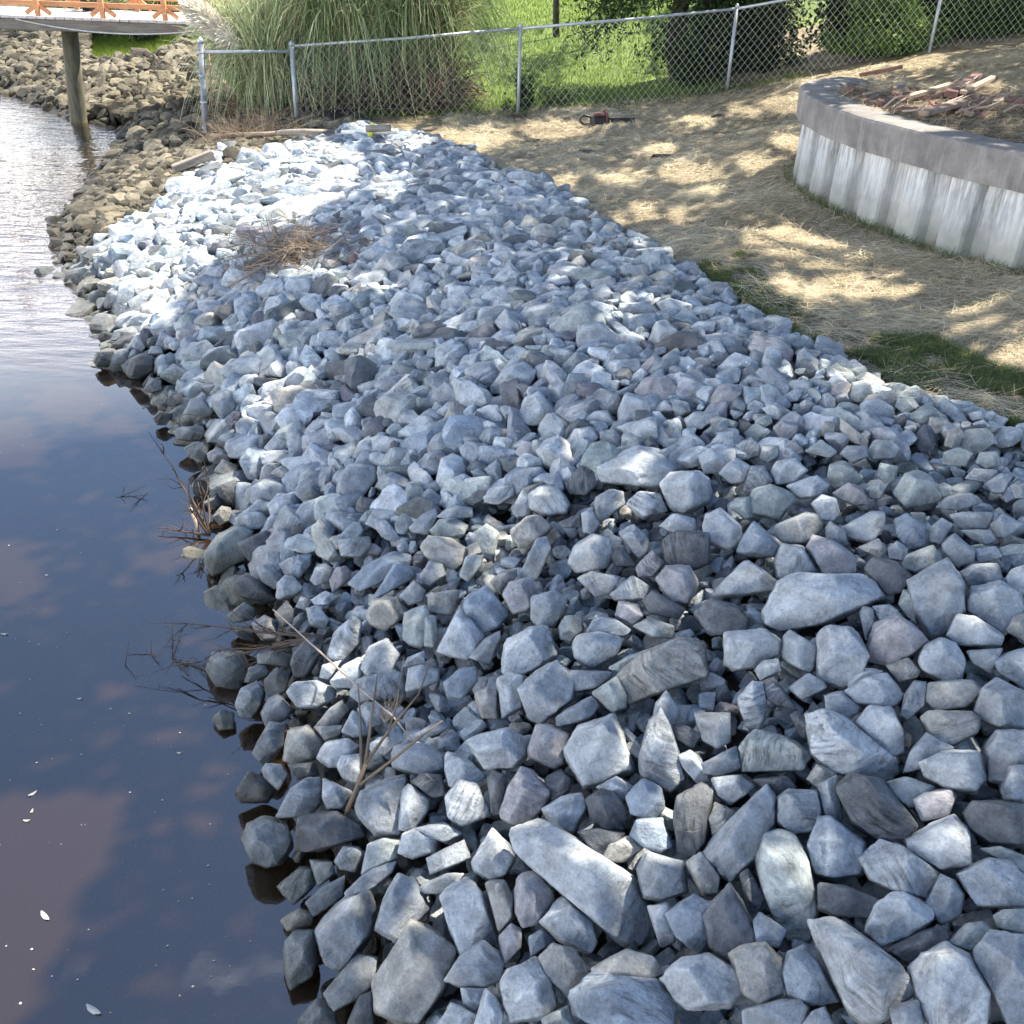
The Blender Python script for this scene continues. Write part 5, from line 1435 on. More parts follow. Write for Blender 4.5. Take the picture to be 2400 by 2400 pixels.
def limb(p0, p1, r0, r1_, r, wob=.06, seg=9, n=7):
    p0 = np.array(p0, float); p1 = np.array(p1, float); t = np.linspace(0, 1, n)[:, None]; L_ = np.linalg.norm(p1 - p0)
    q = p0 + (p1 - p0) * t + r.normal(size=(n, 3)) * wob * L_ * np.sin(np.pi * t); q[:, 2] += .08 * L_ * np.sin(np.pi * t[:, 0])
    return tube(q, np.linspace(r0, r1_, n), seg)

# ------------------------------------------------------------------ shade trees: crowns high above the frame whose gaps let the sun through
# shaded ground (outline on the photograph) and the sun flecks inside it
SHADE = np.array([(-260, 660), (-200, 690), (120, 700), (288, 690), (286, 660), (335, 606), (400, 566), (470, 540), (530, 505), (590, 470), (640, 420), (655, 360), (600, 330), (560, 300), (600, 272), (700, 262), (780, 245),
                  (830, 200), (845, 120), (850, 40), (830, -200), (2600, -200), (2900, 2900), (200, 2900), (-260, 2600), (-260, 800)], float) * S
FLECK = [(20, 840, 60, 40), (10, 1085, 60, 50), (105, 1555, 80, 50), (30, 1710, 60, 70), (130, 1630, 40, 25), (300, 1060, 50, 20), (130, 760, 60, 30), (230, 800, 30, 16), (1040, 248, 60, 12), (920, 262, 45, 10), (840, 262, 30, 10), (1240, 290, 26, 7), (1300, 330, 46, 14), (1170, 342, 36, 11), (1060, 352, 22, 9), (1420, 312, 36, 11), (1480, 272, 22, 9), (1310, 232, 30, 8), (1480, 200, 40, 11), (1400, 210, 30, 8),
         (1590, 432, 95, 26), (1500, 460, 80, 22), (1560, 492, 60, 16), (1220, 408, 24, 9), (1270, 412, 18, 7), (1160, 425, 18, 9), (1330, 368, 24, 7), (1600, 545, 60, 20), (1480, 545, 22, 20), (1525, 575, 26, 14), (1850, 605, 50, 15), (1900, 675, 60, 18), (1700, 560, 30, 10), (1520, 410, 36, 12), (1640, 460, 50, 14),
         (1510, 150, 26, 9), (1570, 240, 26, 6), (1630, 262, 50, 5), (1720, 288, 40, 5), (1700, 255, 50, 7), (1800, 275, 70, 10), (1760, 200, 60, 12), (1850, 175, 40, 9), (1660, 205, 24, 7), (1560, 100, 90, 60), (1720, 110, 50, 22),
         (1640, 795, 40, 30), (1560, 812, 46, 24), (1740, 800, 24, 20), (1800, 810, 22, 14), (1290, 545, 34, 9), (1170, 550, 26, 9), (1110, 690, 22, 40), (1030, 600, 16, 14), (1190, 660, 16, 12),
         (838, 1130, 46, 28), (900, 1080, 24, 30), (850, 1190, 26, 24), (470, 832, 52, 18), (440, 870, 26, 16), (510, 885, 24, 12), (1115, 1040, 30, 26), (1000, 985, 26, 14), (560, 1400, 50, 32), (635, 1350, 30, 36), (1090, 1610, 60, 40), (1180, 1700, 62, 44), (1080, 1755, 40, 36), (930, 1610, 30, 26),
         (780, 1800, 56, 86), (985, 1870, 56, 60), (920, 1910, 28, 40), (1080, 1820, 46, 40), (1350, 1850, 60, 30), (1600, 1760, 30, 24), (360, 1008, 60, 20), (400, 975, 26, 12), (720, 1160, 24, 20), (630, 640, 60, 14), (560, 620, 30, 12), (500, 610, 30, 16), (690, 420, 30, 20), (740, 320, 30, 16), (760, 270, 50, 10), (880, 285, 28, 10), (1000, 370, 18, 8), (660, 290, 30, 10),
         (960, 30, 90, 18), (1100, 60, 60, 16), (980, 85, 60, 14), (900, 130, 40, 30), (1130, 150, 60, 16), (1050, 190, 60, 14), (930, 185, 40, 16), (1230, 180, 60, 14), (880, 40, 30, 30), (1220, 100, 50, 16), (1010, 8, 90, 8), (1150, 110, 50, 10), (700, 60, 60, 60), (780, 100, 40, 60)]
FL = np.array(FLECK, float) * S
ra_ = np.random.default_rng(77)
n = 200000
x = ra_.uniform(-6.2, 11.0, n); y = ra_.uniform(-2.5, 30, n)
far_ = y > 17.5; kp = ~far_ | ((ra_.random(n) < .55) & (fbm(x * .9, y * .5, 88) > .40)); x = x[kp]; y = y[kp]
z = np.maximum(land_z(x, y), 0.0) ; u, v, d = project(np.stack([x, y, z], -1))
u = np.where(d > .4, u, np.where(x > -2.6, 1200, -5000)); v = np.where(d > .4, v, 2700)
inn = inpoly(u, v, SHADE)
hit = np.zeros(len(x), bool)
lo = d > .4
wrp = .35 + 1.5 * fbm(u / 55, v / 34, 95); soft = ra_.random(len(x)) < .5
for a, b, p, q in FL:
    e_ = (((u - a) / (p * 1.22 + 3)) ** 2 + ((v - b) / (q * 1.22 + 5)) ** 2) / wrp
    hit |= lo & ((e_ < .8) | (soft & (e_ < 1.9)))
m = inn & ~hit & ~((x < -1.6) & (y < 3.2)); x, y, z = x[m], y[m], z[m]; n = len(x)
hgt = 5.6 + 2.2 * fbm(x * .35, y * .35, 90) + 2.4 * ra_.random(n)
tpar = (hgt - z) / SUN[2]; P = np.stack([x, y, z], -1) + SUN * tpar[:, None]
TR = [(9.2, 3.2), (7.9, 9.6), (11.5, 14.0), (12.0, 21.5), (6.2, 26.5)]
trd = np.stack([(P[:, 0] - a - 0) ** 2 + (P[:, 1] - b) ** 2 for a, b in TR], 1); own_ = trd.argmin(1)
TL = ['broadleaf tree shading the near bank from above the planting bed', 'broadleaf tree standing in the planting bed behind the wall', 'broadleaf tree beyond the fence at the right', 'tall broadleaf tree far beyond the fence at the right', 'broadleaf tree at the far side of the lawn']
for ti, (tx_, ty_) in enumerate(TR):
    q = P[own_ == ti]
    if len(q) < 50: continue
    zb_ = float(land_z(tx_, ty_)); root = empty('shade_tree', (tx_, ty_, zb_), label=TL[ti], cat='tree', group='trees shading the bank')
    rt_ = np.random.default_rng(300 + ti); top = np.array([tx_ - .2, ty_ + .1, zb_ + 3.9]); parts = [limb((tx_, ty_, zb_ - .3), top, .30, .20, rt_, .02, 14)]
    ks = q[rt_.integers(0, len(q), 16)]
    for e in ks:
        e = e - [0, 0, .35]; mid_ = top + (e - top) * .5 + [0, 0, .6]
        parts.append(limb(top - [0, 0, .2], e, .085, .018, rt_, .05, 7))
    V, F = merge(parts); add('trunk', mesh('trunk', V - np.array(root.location), F, mat=M_BARK, smooth=True), parent=root)
    V, F = leaves(q, np.full(len(q), .20), rt_, .2, .62, .9)
    add('crown', mesh('crown', V - np.array(root.location), F, {'tone': np.repeat(np.clip(rt_.normal(.5, .2, len(q)), 0, 1), 4)}, M_LEAF), parent=root)

# ------------------------------------------------------------------ vegetation seen behind the fence
def bush(name, c, rad, n, size, mat, tone, seed, stems, label, cat, group=None, clumps=44, low=.0):
    r = np.random.default_rng(seed); c = np.array(c, float); root = empty(name, c, label=label, cat=cat, group=group)
    cc = r.normal(size=(clumps, 3)); cc /= np.linalg.norm(cc, axis=1, keepdims=True); cc[:, 2] = np.abs(cc[:, 2]); cc = cc * r.uniform(.35, .92, (clumps, 1)) * np.array(rad)
    w_ = r.integers(0, clumps, n); q = cc[w_] + r.normal(size=(n, 3)) * np.array(rad) * .12; q[:, 2] = np.abs(q[:, 2]) + low
    V, F = leaves(q, np.full(n, size), r, .25, .5, .6); tn = np.clip(tone + .18 * r.normal(size=n) + .35 * (r.random(clumps)[w_] - .5), 0, 1)
    add('foliage', mesh('foliage', V, F, {'tone': np.repeat(tn, 4)}, mat), parent=root)
    parts = [limb((r.normal() * .08, r.normal() * .08, -.1), cc[i] * .95, .022, .006, r, .08, 5) for i in range(min(stems, clumps))]
    V, F = merge(parts); add('stems', mesh('stems', V, F, mat=M_BARK, smooth=True), parent=root)
    return root
def gp(u, v): p = ground_hit(np.array([u * S]), np.array([v * S]), land_z)[0]; return p
# big trunk with low dark boughs
tr_ = empty('lawn_tree', (2.85, 18.9, float(gz(2.85, 18.9))), label='dark multi-stemmed tree with low drooping boughs behind the fence beside the lawn', cat='tree')
rt_ = np.random.default_rng(55); b0 = np.array([2.85, 18.9, float(gz(2.85, 18.9))])
parts = [limb(b0 - [0, 0, .2], b0 + [.15, 0, 4.2], .20, .16, rt_, .02, 14), limb(b0 + [.25, 0, -.2], b0 + [1.0, .1, 4.0], .20, .14, rt_, .03, 12), limb(b0 + [-.2, 0, -.2], b0 + [-.7, .2, 3.8], .16, .10, rt_, .03, 12)]
bl = []
for i in range(40):
    a = rt_.uniform(2.4, 6.6); s0 = b0 + [rt_.uniform(-.3, .9), 0, rt_.uniform(1.5, 3.4)]; e = s0 + [math.cos(a) * rt_.uniform(.5, 2.0), -abs(math.sin(a)) * rt_.uniform(.3, 1.0), rt_.uniform(-1.3, .1)]
    parts.append(limb(s0, e, .035, .008, rt_, .06, 6)); t = rt_.random(520) ** .6
    bl.append(s0 + (e - s0) * t[:, None] + rt_.normal(size=(520, 3)) * [.22, .22, .17] + np.array([0, 0, -.1]) * t[:, None])
V, F = merge(parts); add('trunk', mesh('trunk', V - b0, F, mat=M_BARK, smooth=True), parent=tr_)
q = np.concatenate(bl); V, F = leaves(q, np.full(len(q), .115), rt_, .2, .32, .3); add('crown', mesh('crown', V - b0, F, {'tone': np.repeat(np.clip(rt_.normal(.25, .25, len(q)), 0, 1), 4)}, M_LEAF), parent=tr_)
# thin sapling trunk on the lawn
g = gp(1049, 70); sp_r = empty('sapling', g, label='slim grey sapling trunk on the lawn', cat='tree'); V, F = limb(g, g + [-.05, .1, 3.2], .07, .05, rt_, .01, 8)
add('trunk', mesh('trunk', V - g, F, mat=M_BARK, smooth=True), parent=sp_r)
q = g + [0, 0, 3.6] + rt_.normal(size=(900, 3)) * [.7, .7, .35]; V, F = leaves(q, np.full(900, .14), rt_); add('crown', mesh('crown', V - g, F, {'tone': np.repeat(rt_.random(900), 4)}, M_LEAF), parent=sp_r)
gzf = lambda x, y: float(gz(x, y))
bush('shrub', (3.75, 18.75, gzf(3.75, 18.75)), (.95, .5, 2.2), 6500, .11, M_LEAF, .16, 61, 24, 'dark leafy shrub thicket behind the fence just right of the tree trunk', 'shrub', 'dark shrubs behind the fence')
bush('shrub', (5.6, 18.95, gzf(5.6, 18.95)), (1.1, .7, 2.4), 6500, .11, M_LEAF, .14, 62, 24, 'dark glossy shrub thicket behind the fence between the two right posts', 'shrub', 'dark shrubs behind the fence')
bush('shrub', (9.6, 19.8, gzf(9.6, 19.8)), (1.8, 1.1, 2.4), 11000, .11, M_LEAF, .30, 63, 20, 'mid green shrub behind the fence at the right end', 'shrub', 'dark shrubs behind the fence')
bush('shrub', (8.2, 21.0, gzf(8.2, 21)), (1.8, 1.0, 2.6), 9000, .12, M_LEAF, .25, 64, 20, 'tall dim shrub far back behind the ivy', 'shrub', 'dark shrubs behind the fence')
g = gp(1610, 128)
bush('shrub', (2.75, 18.3, gzf(2.75, 18.3)), (.6, .3, 1.2), 2200, .10, M_LEAF, .3, 91, 14, 'dark leafy undergrowth growing in front of the tree trunks beside the lawn', 'shrub', 'dark shrubs behind the fence')
bush('ivy_bush', (5.85, 18.25, gzf(5.85, 18.25)), (1.05, .35, .95), 9000, .085, M_IVY, .66, 65, 14, 'sunlit bright green ivy mound spilling over behind the fence', 'ivy')
bush('shrub', (6.9, 19.5, gzf(6.9, 19.5)), (1.3, .6, 2.3), 7500, .12, M_LEAF, .12, 92, 20, 'deep shaded shrub directly behind the sunlit ivy', 'shrub', 'dark shrubs behind the fence')
bush('ivy_bush', (7.4, 18.6, gzf(7.4, 18.6)), (1.3, .5, 1.2), 10000, .085, M_IVY, .34, 66, 14, 'shaded dark green ivy mound right of the sunlit ivy', 'ivy')
bush('ivy_bush', (9.4, 18.8, gzf(9.4, 18.8)), (1.4, .5, 1.3), 9000, .085, M_IVY, .26, 67, 14, 'dark ivy mound at the right edge behind the fence', 'ivy')
bush('fence_vine', (-.05, 16.75, gzf(-.05, 16.75)), (.26, .2, .62), 700, .07, M_LEAF, .4, 68, 10, 'small climbing shrub around the middle fence post by the lawn', 'shrub', None, 14)
bush('fence_shrub', (.55, 16.95, gzf(.5, 16.95)), (.5, .25, .34), 700, .06, M_LEAF, .45, 69, 10, 'low leafy shrub right of the middle fence post', 'shrub', None, 14)
g = gp(285, 88); bush('bank_shrub', g, (.55, .4, .5), 2600, .08, M_DARKLEAF, .8, 70, 10, 'small dark green bush on the bank under the pier', 'shrub')
for i, (xx_, yy_, hh_, tn_) in enumerate([(-8.2, 26.0, 1.7, .80), (-10.6, 27.0, 1.6, .78)]):
    pampas(xx_, yy_, .9, 2600, 1.0, hh_, tn_, 80 + i, ['pale pampas grass clump far behind the pier railing', 'pale pampas grass clump behind the potted plant'][i], .5, .9)
bush('garden_bush', (-6.2, 23.5, gzf(-6.2, 23.5)), (.8, .5, .9), 2600, .10, M_IVY, .7, 84, 8, 'yellow green garden bush behind the right end of the pier', 'shrub')
# backdrop woods far beyond the lawn (out of the frame, seen from other positions and in reflections)
for i in range(12):
    r = np.random.default_rng(900 + i); xx_ = -6 + i * 4.6 + r.uniform(-1, 1); yy_ = 42 + r.uniform(-3, 6); zz_ = gzf(xx_, yy_); root = empty('background_tree', (xx_, yy_, zz_), label='leafy green tree in the row far beyond the lawn', cat='tree', group='trees far beyond the lawn')
    hgt_ = r.uniform(6, 9); V, F = limb((0, 0, -.2), (0, 0, hgt_ * .6), .22, .12, r, .02, 9); add('trunk', mesh('trunk', V, F, mat=M_BARK, smooth=True), parent=root)
    cc = r.normal(size=(22, 3)) * [1.5, 1.5, 1.6] + [0, 0, hgt_ * .62]; q = cc[r.integers(0, 22, 3800)] + r.normal(size=(3800, 3)) * .55
    V, F = leaves(q, np.full(3800, .30), r); add('crown', mesh('crown', V, F, {'tone': np.repeat(np.clip(r.normal(.5, .25, 3800), 0, 1), 4)}, M_LEAF), parent=root)

# ------------------------------------------------------------------ broken bricks and timber on the bed
M_BRICK = simple('broken_red_brick', (.155, .09, .072), .92, 0, .4, 10, .5)
M_BRICK2 = simple('dusty_orange_brick', (.22, .165, .13), .92, 0, .35, 10, .5)
M_BRICK3 = simple('dark_burnt_brick', (.16, .085, .07), .92, 0, .35, 10, .5)
M_BOARD = simple('split_timber', (.33, .25, .18), .85, 0, .25, 4, .3, (1, 8, 8))
M_GREYB = simple('grey_split_timber', (.23, .20, .17), .9, 0, .3, 4, .3, (1, 8, 8))
rb = np.random.default_rng(33)
def hole_brick(sz, cored):
    if not cored: return box((0, 0, 0), sz, None, .006, .0025, int(rb.integers(1e6)))
    # extruded brick with three core holes: built as a frame of bars
    L_, W_, H_ = sz; parts = []; w_ = .028; hx = L_ / 2; parts.append(box((0, W_ / 2 - w_ / 2, 0), (L_, w_, H_), None, .003)); parts.append(box((0, -W_ / 2 + w_ / 2, 0), (L_, w_, H_), None, .003))
    for i in range(4): parts.append(box((-hx + w_ / 2 + i * (L_ - w_) / 3, 0, 0), (w_, W_ - 2 * w_, H_ - .004), None, .002))
    return merge(parts)
hgt_map = {}
nb_ = 0
seen_b = set()
def brick_label(base, cored, ln, u_, v_):
    side = 'at the left end of' if u_ < 1650 else 'left of the boards in' if u_ < 1710 else 'beside the boards in' if u_ < 1790 else 'near the leaning board in' if u_ < 1860 else 'at the right end of'
    row = 'at the back ' if v_ < 172 + (u_ - 1580) * .08 else 'in front ' if v_ > 190 + (u_ - 1580) * .08 else 'midway '
    for sz in (['long', 'whole'] if ln > .14 else ['short', 'chipped']) + ['tilted', 'half-buried', 'loose', 'broken-edged', 'upturned']:
        t_ = f"{sz} {base}{' with holes' if cored else ''} {row}{side} the heap"
        if t_ not in seen_b: break
    seen_b.add(t_); return t_
bl_lab = {0: 'broken red brick', 1: 'dusty orange brick', 2: 'dark burnt brick'}
for i in range(72):
    if i < 50: u_ = rb.uniform(1590, 1925); v_ = 158 + (u_ - 1580) * .08 + rb.uniform(-12, 50)
    else: u_ = rb.uniform(1680, 1830); v_ = rb.uniform(180, 220)
    g = gp(u_, v_)
    if not (land_z(g[0], g[1]) > 1.6): continue
    key = (round(g[0] / .22), round(g[1] / .22)); lv = hgt_map.get(key, 0); hgt_map[key] = lv + 1
    ln = rb.choice([.17, .15, .11, .08]); t_ = int(rb.choice([0, 0, 1, 2])); cored = rb.random() < .25
    Rm = rot_to([0, 0, 1], rb.random() * 6.28, .28, rb); V, F = hole_brick((ln, .08, .05), cored); V = V @ Rm.T
    g = g + [0, 0, .005 + .03 * min(lv, 1)]
    me = fixn(mesh('brick', V, F, mat=[M_BRICK, M_BRICK2, M_BRICK3][t_]))
    add('brick', me, loc=g, label=brick_label(bl_lab[t_], cored, ln, u_, v_), cat='brick', group='broken bricks heaped behind the wall cap')
def board(u1, v1, u2, v2, w_, th, mat, label, cat='board', lift=.08):
    a = gp(u1, v1) + [0, 0, lift]; b = gp(u2, v2) + [0, 0, lift + .04]; d_ = b - a
    me = fixn(mesh('timber_offcut', *box((0, 0, 0), (np.linalg.norm(d_), w_, th), along(d_), .005, .002, int(u1)), mat=mat)); add('timber_offcut', me, loc=(a + b) / 2, label=label, cat=cat)
board(1710, 200, 1790, 184, .06, .035, M_BOARD, 'pale split board in the middle of the brick rubble')
board(1812, 192, 1868, 170, .055, .035, M_BOARD, 'pale split board with a bright top at the right of the brick rubble')
board(1790, 195, 1840, 160, .11, .06, M_BRICK3, 'dark red brown board leaning behind the pale split board')
board(1590, 220, 1700, 178, .05, .04, M_GREYB, 'long grey stick-like timber in front of the brick rubble', lift=.05)
board(1620, 152, 1700, 142, .07, .05, M_BRICK, 'reddish board at the back left of the brick rubble')
board(1740, 226, 1815, 212, .09, .04, M_BRICK2, 'orange brown slab at the front of the brick rubble', lift=.05)
board(1600, 160, 1680, 168, .05, .03, M_GREYB, 'short grey timber beside the far end of the cap', lift=.05)

seen_s = set()
def stick_label(u_, k_):
    for q_ in ('thin', 'short', 'crooked', 'long', 'bent', 'slim'):
        t_ = q_ + (' grey' if k_ == 0 else ' brown') + ' stick lying over the ' + ('left' if u_ < 1690 else 'middle' if u_ < 1800 else 'right') + ' part of the brick rubble'
        if t_ not in seen_s: break
    seen_s.add(t_); return t_
for i in range(16):
    u_ = rb.uniform(1600, 1900); v_ = rb.uniform(165, 225); l_ = rb.uniform(25, 70); a = gp(u_, v_) + [0, 0, .05]; b = gp(u_ + l_, v_ - rb.uniform(-4, 22)) + [0, 0, rb.uniform(.04, .16)]
    V, F = tube([a, (a + b) / 2 + rb.normal(size=3) * .015, b], [.012, .010, .005], 6); add('stick', mesh('stick', V - a, F, mat=[M_GREYB, M_TWIG][i % 2], smooth=True), loc=a, label=stick_label(u_, i % 2), cat='stick', group='sticks over the brick rubble')

# ------------------------------------------------------------------ brush, twigs, driftwood
def twigs(name, root, tips, r0, r, mat, label, cat='branch', sub=3, wob=.06):
    root = np.array(root, float); parts = []
    for e in tips:
        e = np.array(e, float); n_ = 8; t = np.linspace(0, 1, n_)[:, None]; L_ = np.linalg.norm(e - root)
        q = root + (e - root) * t + np.cumsum(r.normal(size=(n_, 3)), 0) * wob * L_ * .25 * t
        parts.append(tube(q, np.linspace(r0, r0 * .3, n_), 5))
        for s_ in range(sub):
            i = r.integers(2, n_ - 1); d_ = (e - root) / L_ + r.normal(size=3) * .6; d_ /= np.linalg.norm(d_); l2 = L_ * r.uniform(.12, .35)
            parts.append(tube([q[i], q[i] + d_ * l2 * .5 + r.normal(size=3) * .01, q[i] + d_ * l2 + r.normal(size=3) * .02], [r0 * .45, r0 * .3, r0 * .12], 4))
    V, F = merge(parts); me = mesh(name, V - root, F, mat=mat, smooth=True); return add(name, me, loc=root, label=label, cat=cat)
def at(u, v, h=0.0):
    """point on the stones seen at (u, v) of the 1932 px view, raised by h"""
    return ground_hit(np.array([u * S]), np.array([v * S]), lambda x, y: surf(x, y) + .05 + h)[0]
rw = np.random.default_rng(44)
# forked dead branch among the near stones
fb = at(655, 1530, .02); p1 = at(690, 1440, .16)
V, F = merge([tube([fb, at(672, 1490, .08), p1], [.010, .009, .008], 7), tube([p1, at(740, 1370, .22), at(790, 1310, .26), at(815, 1240, .33)], [.008, .006, .004, .002], 6),
              tube([at(680, 1480, .10), at(745, 1430, .20), at(800, 1385, .24), at(835, 1360, .27)], [.007, .006, .005, .003], 6), tube([p1, at(700, 1360, .28), at(712, 1270, .36)], [.008, .005, .002], 5), tube([at(682, 1450, .15), at(680, 1370, .25), at(676, 1290, .34)], [.007, .005, .002], 5), tube([at(735, 1375, .22), at(750, 1320, .3), at(762, 1240, .36)], [.004, .003, .0015], 5)])
add('dead_branch', mesh('dead_branch', V - fb, F, mat=M_TWIGB, smooth=True), loc=fb, label='forked dry brown branch standing among the near waterline stones', cat='branch')
gt = at(730, 1345, .05); x = rw.normal(size=(160, 3))
twigs('dry_weed', at(728, 1365, .02), [at(728 + rw.normal() * 28, 1320 + rw.normal() * 16, .10 + rw.random() * .08) for _ in range(16)], .0015, rw, M_TWIG, 'fine dry brown weed tuft above the forked branch', 'weed', 3)
# long thin stem lying over the stones
pts = [at(515, 1150, .10), at(560, 1190, .10), at(615, 1240, .12), at(680, 1300, .14), at(740, 1350, .14), at(780, 1400, .06)]
V, F = tube(pts, [.003, .0045, .005, .005, .004, .003], 6); add('fallen_stalk', mesh('fallen_stalk', V - pts[0], F, mat=M_TWIG, smooth=True), loc=pts[0], label='long thin dry stem lying across the waterline stones', cat='stem')
# dark twigs in the water
def wat_(u, v, z=.01): return on_z(np.array(u * S), np.array(v * S), z)
b_ = wat_(395, 1010, .02)
twigs('waterlogged_branch', b_, [wat_(358, 930, .30), wat_(300, 830, .50), wat_(330, 880, .3), wat_(372, 905, .35), wat_(300, 1000, .02), wat_(345, 955, .25), wat_(395, 880, .30)], .009, rw, M_TWIGD, 'dark twiggy branch rising from the water above the green-grey boulder', sub=6)
V, F = tube([wat_(378, 1018, -.03), wat_(370, 985, .06), wat_(358, 955, .14)], [.012, .012, .009], 7); add('pale_stick', mesh('pale_stick', V - np.array(b_), F, mat=M_BOARD, smooth=True), loc=b_, label='pale peeled stick end in the water beside the dark twiggy branch', cat='stick')
b_ = at(610, 1200, .06)
twigs('waterlogged_branch', b_, [wat_(460, 1225, .08), wat_(330, 1250, .03), wat_(400, 1245, .08), wat_(320, 1205, .12), wat_(385, 1170, .14), wat_(420, 1265, .02)], .007, rw, M_TWIGD, 'long dark branch reaching from the stones over the water with twigs at its tip', sub=7)
b_ = wat_(325, 1245, .0)
twigs('waterlogged_branch', b_, [wat_(330, 1160, .16), wat_(345, 1190, .12), wat_(390, 1262, .0), wat_(440, 1282, .0), wat_(480, 1290, 0), wat_(360, 1275, .0)], .004, rw, M_TWIGD, 'tangle of dark waterlogged twigs floating left of the half-sunken boulder', sub=8)
for (u_, v_, l_) in ((236, 1255, 'upright dark twig alone in the water left of the twig tangle'), (285, 1235, 'small forked dark twig in the water beside the twig tangle'), (265, 942, 'small star-shaped dark twig floating off the bank'), (228, 938, 'tiny dark twig farthest out on the water')):
    b_ = wat_(u_, v_, 0); tips = [b_ + [rw.normal() * .03, rw.normal() * .03, .12]] if l_.startswith('upright') else [b_ + [rw.normal() * .07, rw.normal() * .07, rw.uniform(.0, .06)] for _ in range(4)]
    twigs('floating_twig', b_, tips, .0028, rw, M_TWIGD, l_, 'twig', 1)
# brush heap on the bend of the bank
bc = at(560, 470, .12); tips = [bc + rw.normal(size=3) * [.34, .30, .12] + [0, 0, .08] for _ in range(26)]
o1 = twigs('brush_heap', bc, tips, .0045, rw, M_TWIG, 'tangled heap of dry brown brush lying on the bend of the stone bank', 'brush', 5, .18)
n = 700; q = np.array(bc) + rw.normal(size=(n, 3)) * [.27, .22, .09]; dd_ = rw.normal(size=(n, 3)) * [1, 1, .35]; dd_ /= np.linalg.norm(dd_, axis=1, keepdims=True)
Pq = q[:, None] + dd_[:, None] * (rw.uniform(.05, .22, n))[:, None, None] * np.linspace(-1, 1, 4)[None, :, None]; Pq[:, :, 2] = np.maximum(Pq[:, :, 2], surf(Pq[:, :, 0], Pq[:, :, 1]) + .05)
V, F = ribbons(Pq, np.full((n, 4), .0028)); add('fine_brush', mesh('fine_brush', V - np.array(bc), F, {'tone': np.repeat(.35 + rw.random(n) * .6, 8)}, M_DEAD), parent=o1)
bc2 = at(480, 510, .08)
twigs('brush_heap', bc2, [bc2 + rw.normal(size=3) * [.35, .35, .08] + [0, 0, .06] for _ in range(16)], .0035, rw, M_TWIG, 'smaller clump of dry brush left of the large brush heap', 'brush', 5, .2)
bc3 = at(545, 380, .08)
twigs('brush_heap', bc3, [bc3 + rw.normal(size=3) * [.3, .3, .08] + [0, 0, .06] for _ in range(8)], .003, rw, M_TWIG, 'few dry twigs on the white stones above the large brush heap', 'brush', 5, .2)
V, F = tube([at(395, 560, .04), at(450, 530, .10), at(510, 495, .14), at(560, 465, .16), at(600, 440, .2)], [.013, .012, .011, .008, .005], 7); add('fallen_pole', mesh('fallen_pole', V - bc, F, mat=M_GREYB, smooth=True), loc=bc, label='long grey pole sloping from the brush heap down to the water', cat='branch')
V, F = tube([at(532, 500, .02), at(524, 465, .14), at(516, 430, .22)], [.035, .028, .022], 8); add('driftwood_stub', mesh('driftwood_stub', V - bc, F, mat=M_BOARD, smooth=True), loc=bc, label='short pale driftwood stub standing in the brush heap', cat='driftwood')
# pipes and board on the crest
def pole(a, b, r_, mat, name, label, cat, n=5):
    a = np.array(a); b = np.array(b); t = np.linspace(0, 1, n)[:, None]; q = a + (b - a) * t
    V, F = tube(q, r_, 9); add(name, mesh(name, V - a, F, mat=mat, smooth=True), loc=a, label=label, cat=cat)
pole(at(645, 250, .10), at(750, 248, .12), .035, simple('whitewashed_pipe', (.62, .62, .58), .7), 'white_pipe', 'white weathered pipe lying along the crest below the pampas grass', 'pipe')
pole(at(690, 243, .20), at(738, 241, .20), .045, M_GREYB, 'driftwood_log', 'short grey log resting on the white pipe', 'log')
pole(at(398, 256, .10), at(520, 252, .12), .03, M_BOARD, 'fallen_rail', 'thin rusty fallen rail on the ground under the open fence end frame', 'rail')
V, F = tube([at(500, 253, .10), at(540, 250, .14), at(570, 249, .18), at(630, 247, .12)], [.025, .04, .045, .02], 9); q = at(540, 250, .1); add('driftwood_log', mesh('driftwood_log', V - q, F, mat=M_GREYB, smooth=True), loc=q, label='pale driftwood log wedged behind the first white crest stones', cat='log')
q = at(700, 246, .14); V, F = box((0, 0, 0), (.06, .02, .18), rz(.2), .006); V[:, 0] += .02 * np.sin(V[:, 2] * 14); add('yellow_strap', fixn(mesh('yellow_strap', V, F, mat=simple('yellow_plastic', (.62, .62, .05), .5))), loc=q, label='bright yellow plastic strap around the white pipe', cat='strap')
# long half-buried board in the old rubble
a = at(330, 318, .10); b = at(398, 292, .16); d_ = b - a
me = fixn(mesh('buried_plank', *box((0, 0, 0), (np.linalg.norm(d_) * 1.1, .09, .10), along(d_), .01, .004), mat=M_GREYB)); add('buried_plank', me, loc=(a + b) / 2, label='olive grey squared block half buried in the old rubble below the gate frame', cat='block')
# red and black tool left on the straw
c0 = gp(1130, 240) + [0, 0, .07]; tool = empty('chainsaw', c0, label='small red and black chainsaw-like tool left lying on the straw', cat='tool')
M_RED = simple('faded_red_plastic', (.13, .05, .045), .8); M_BLK = simple('black_tool_plastic', (.025, .025, .028), .5); Rt = rz(.25)
solid('body', box(c0 + [0, 0, .02], (.26, .16, .15), Rt, .03), M_BLK, tool); solid('housing', box(c0 + [.02, 0, .105], (.20, .14, .05), Rt, .02), M_RED, tool)
solid('guide_bar', box(c0 + Rt @ np.array([.32, -.02, .02]), (.42, .012, .075), Rt, .005), M_BLK, tool)
hp = [c0 + Rt @ np.array(p) for p in ((-.10, 0, .06), (-.24, 0, .10), (-.30, 0, .03), (-.24, 0, -.03), (-.10, 0, -.03))]; solid('rear_handle', tube(hp, .018, 8), M_BLK, tool, True)
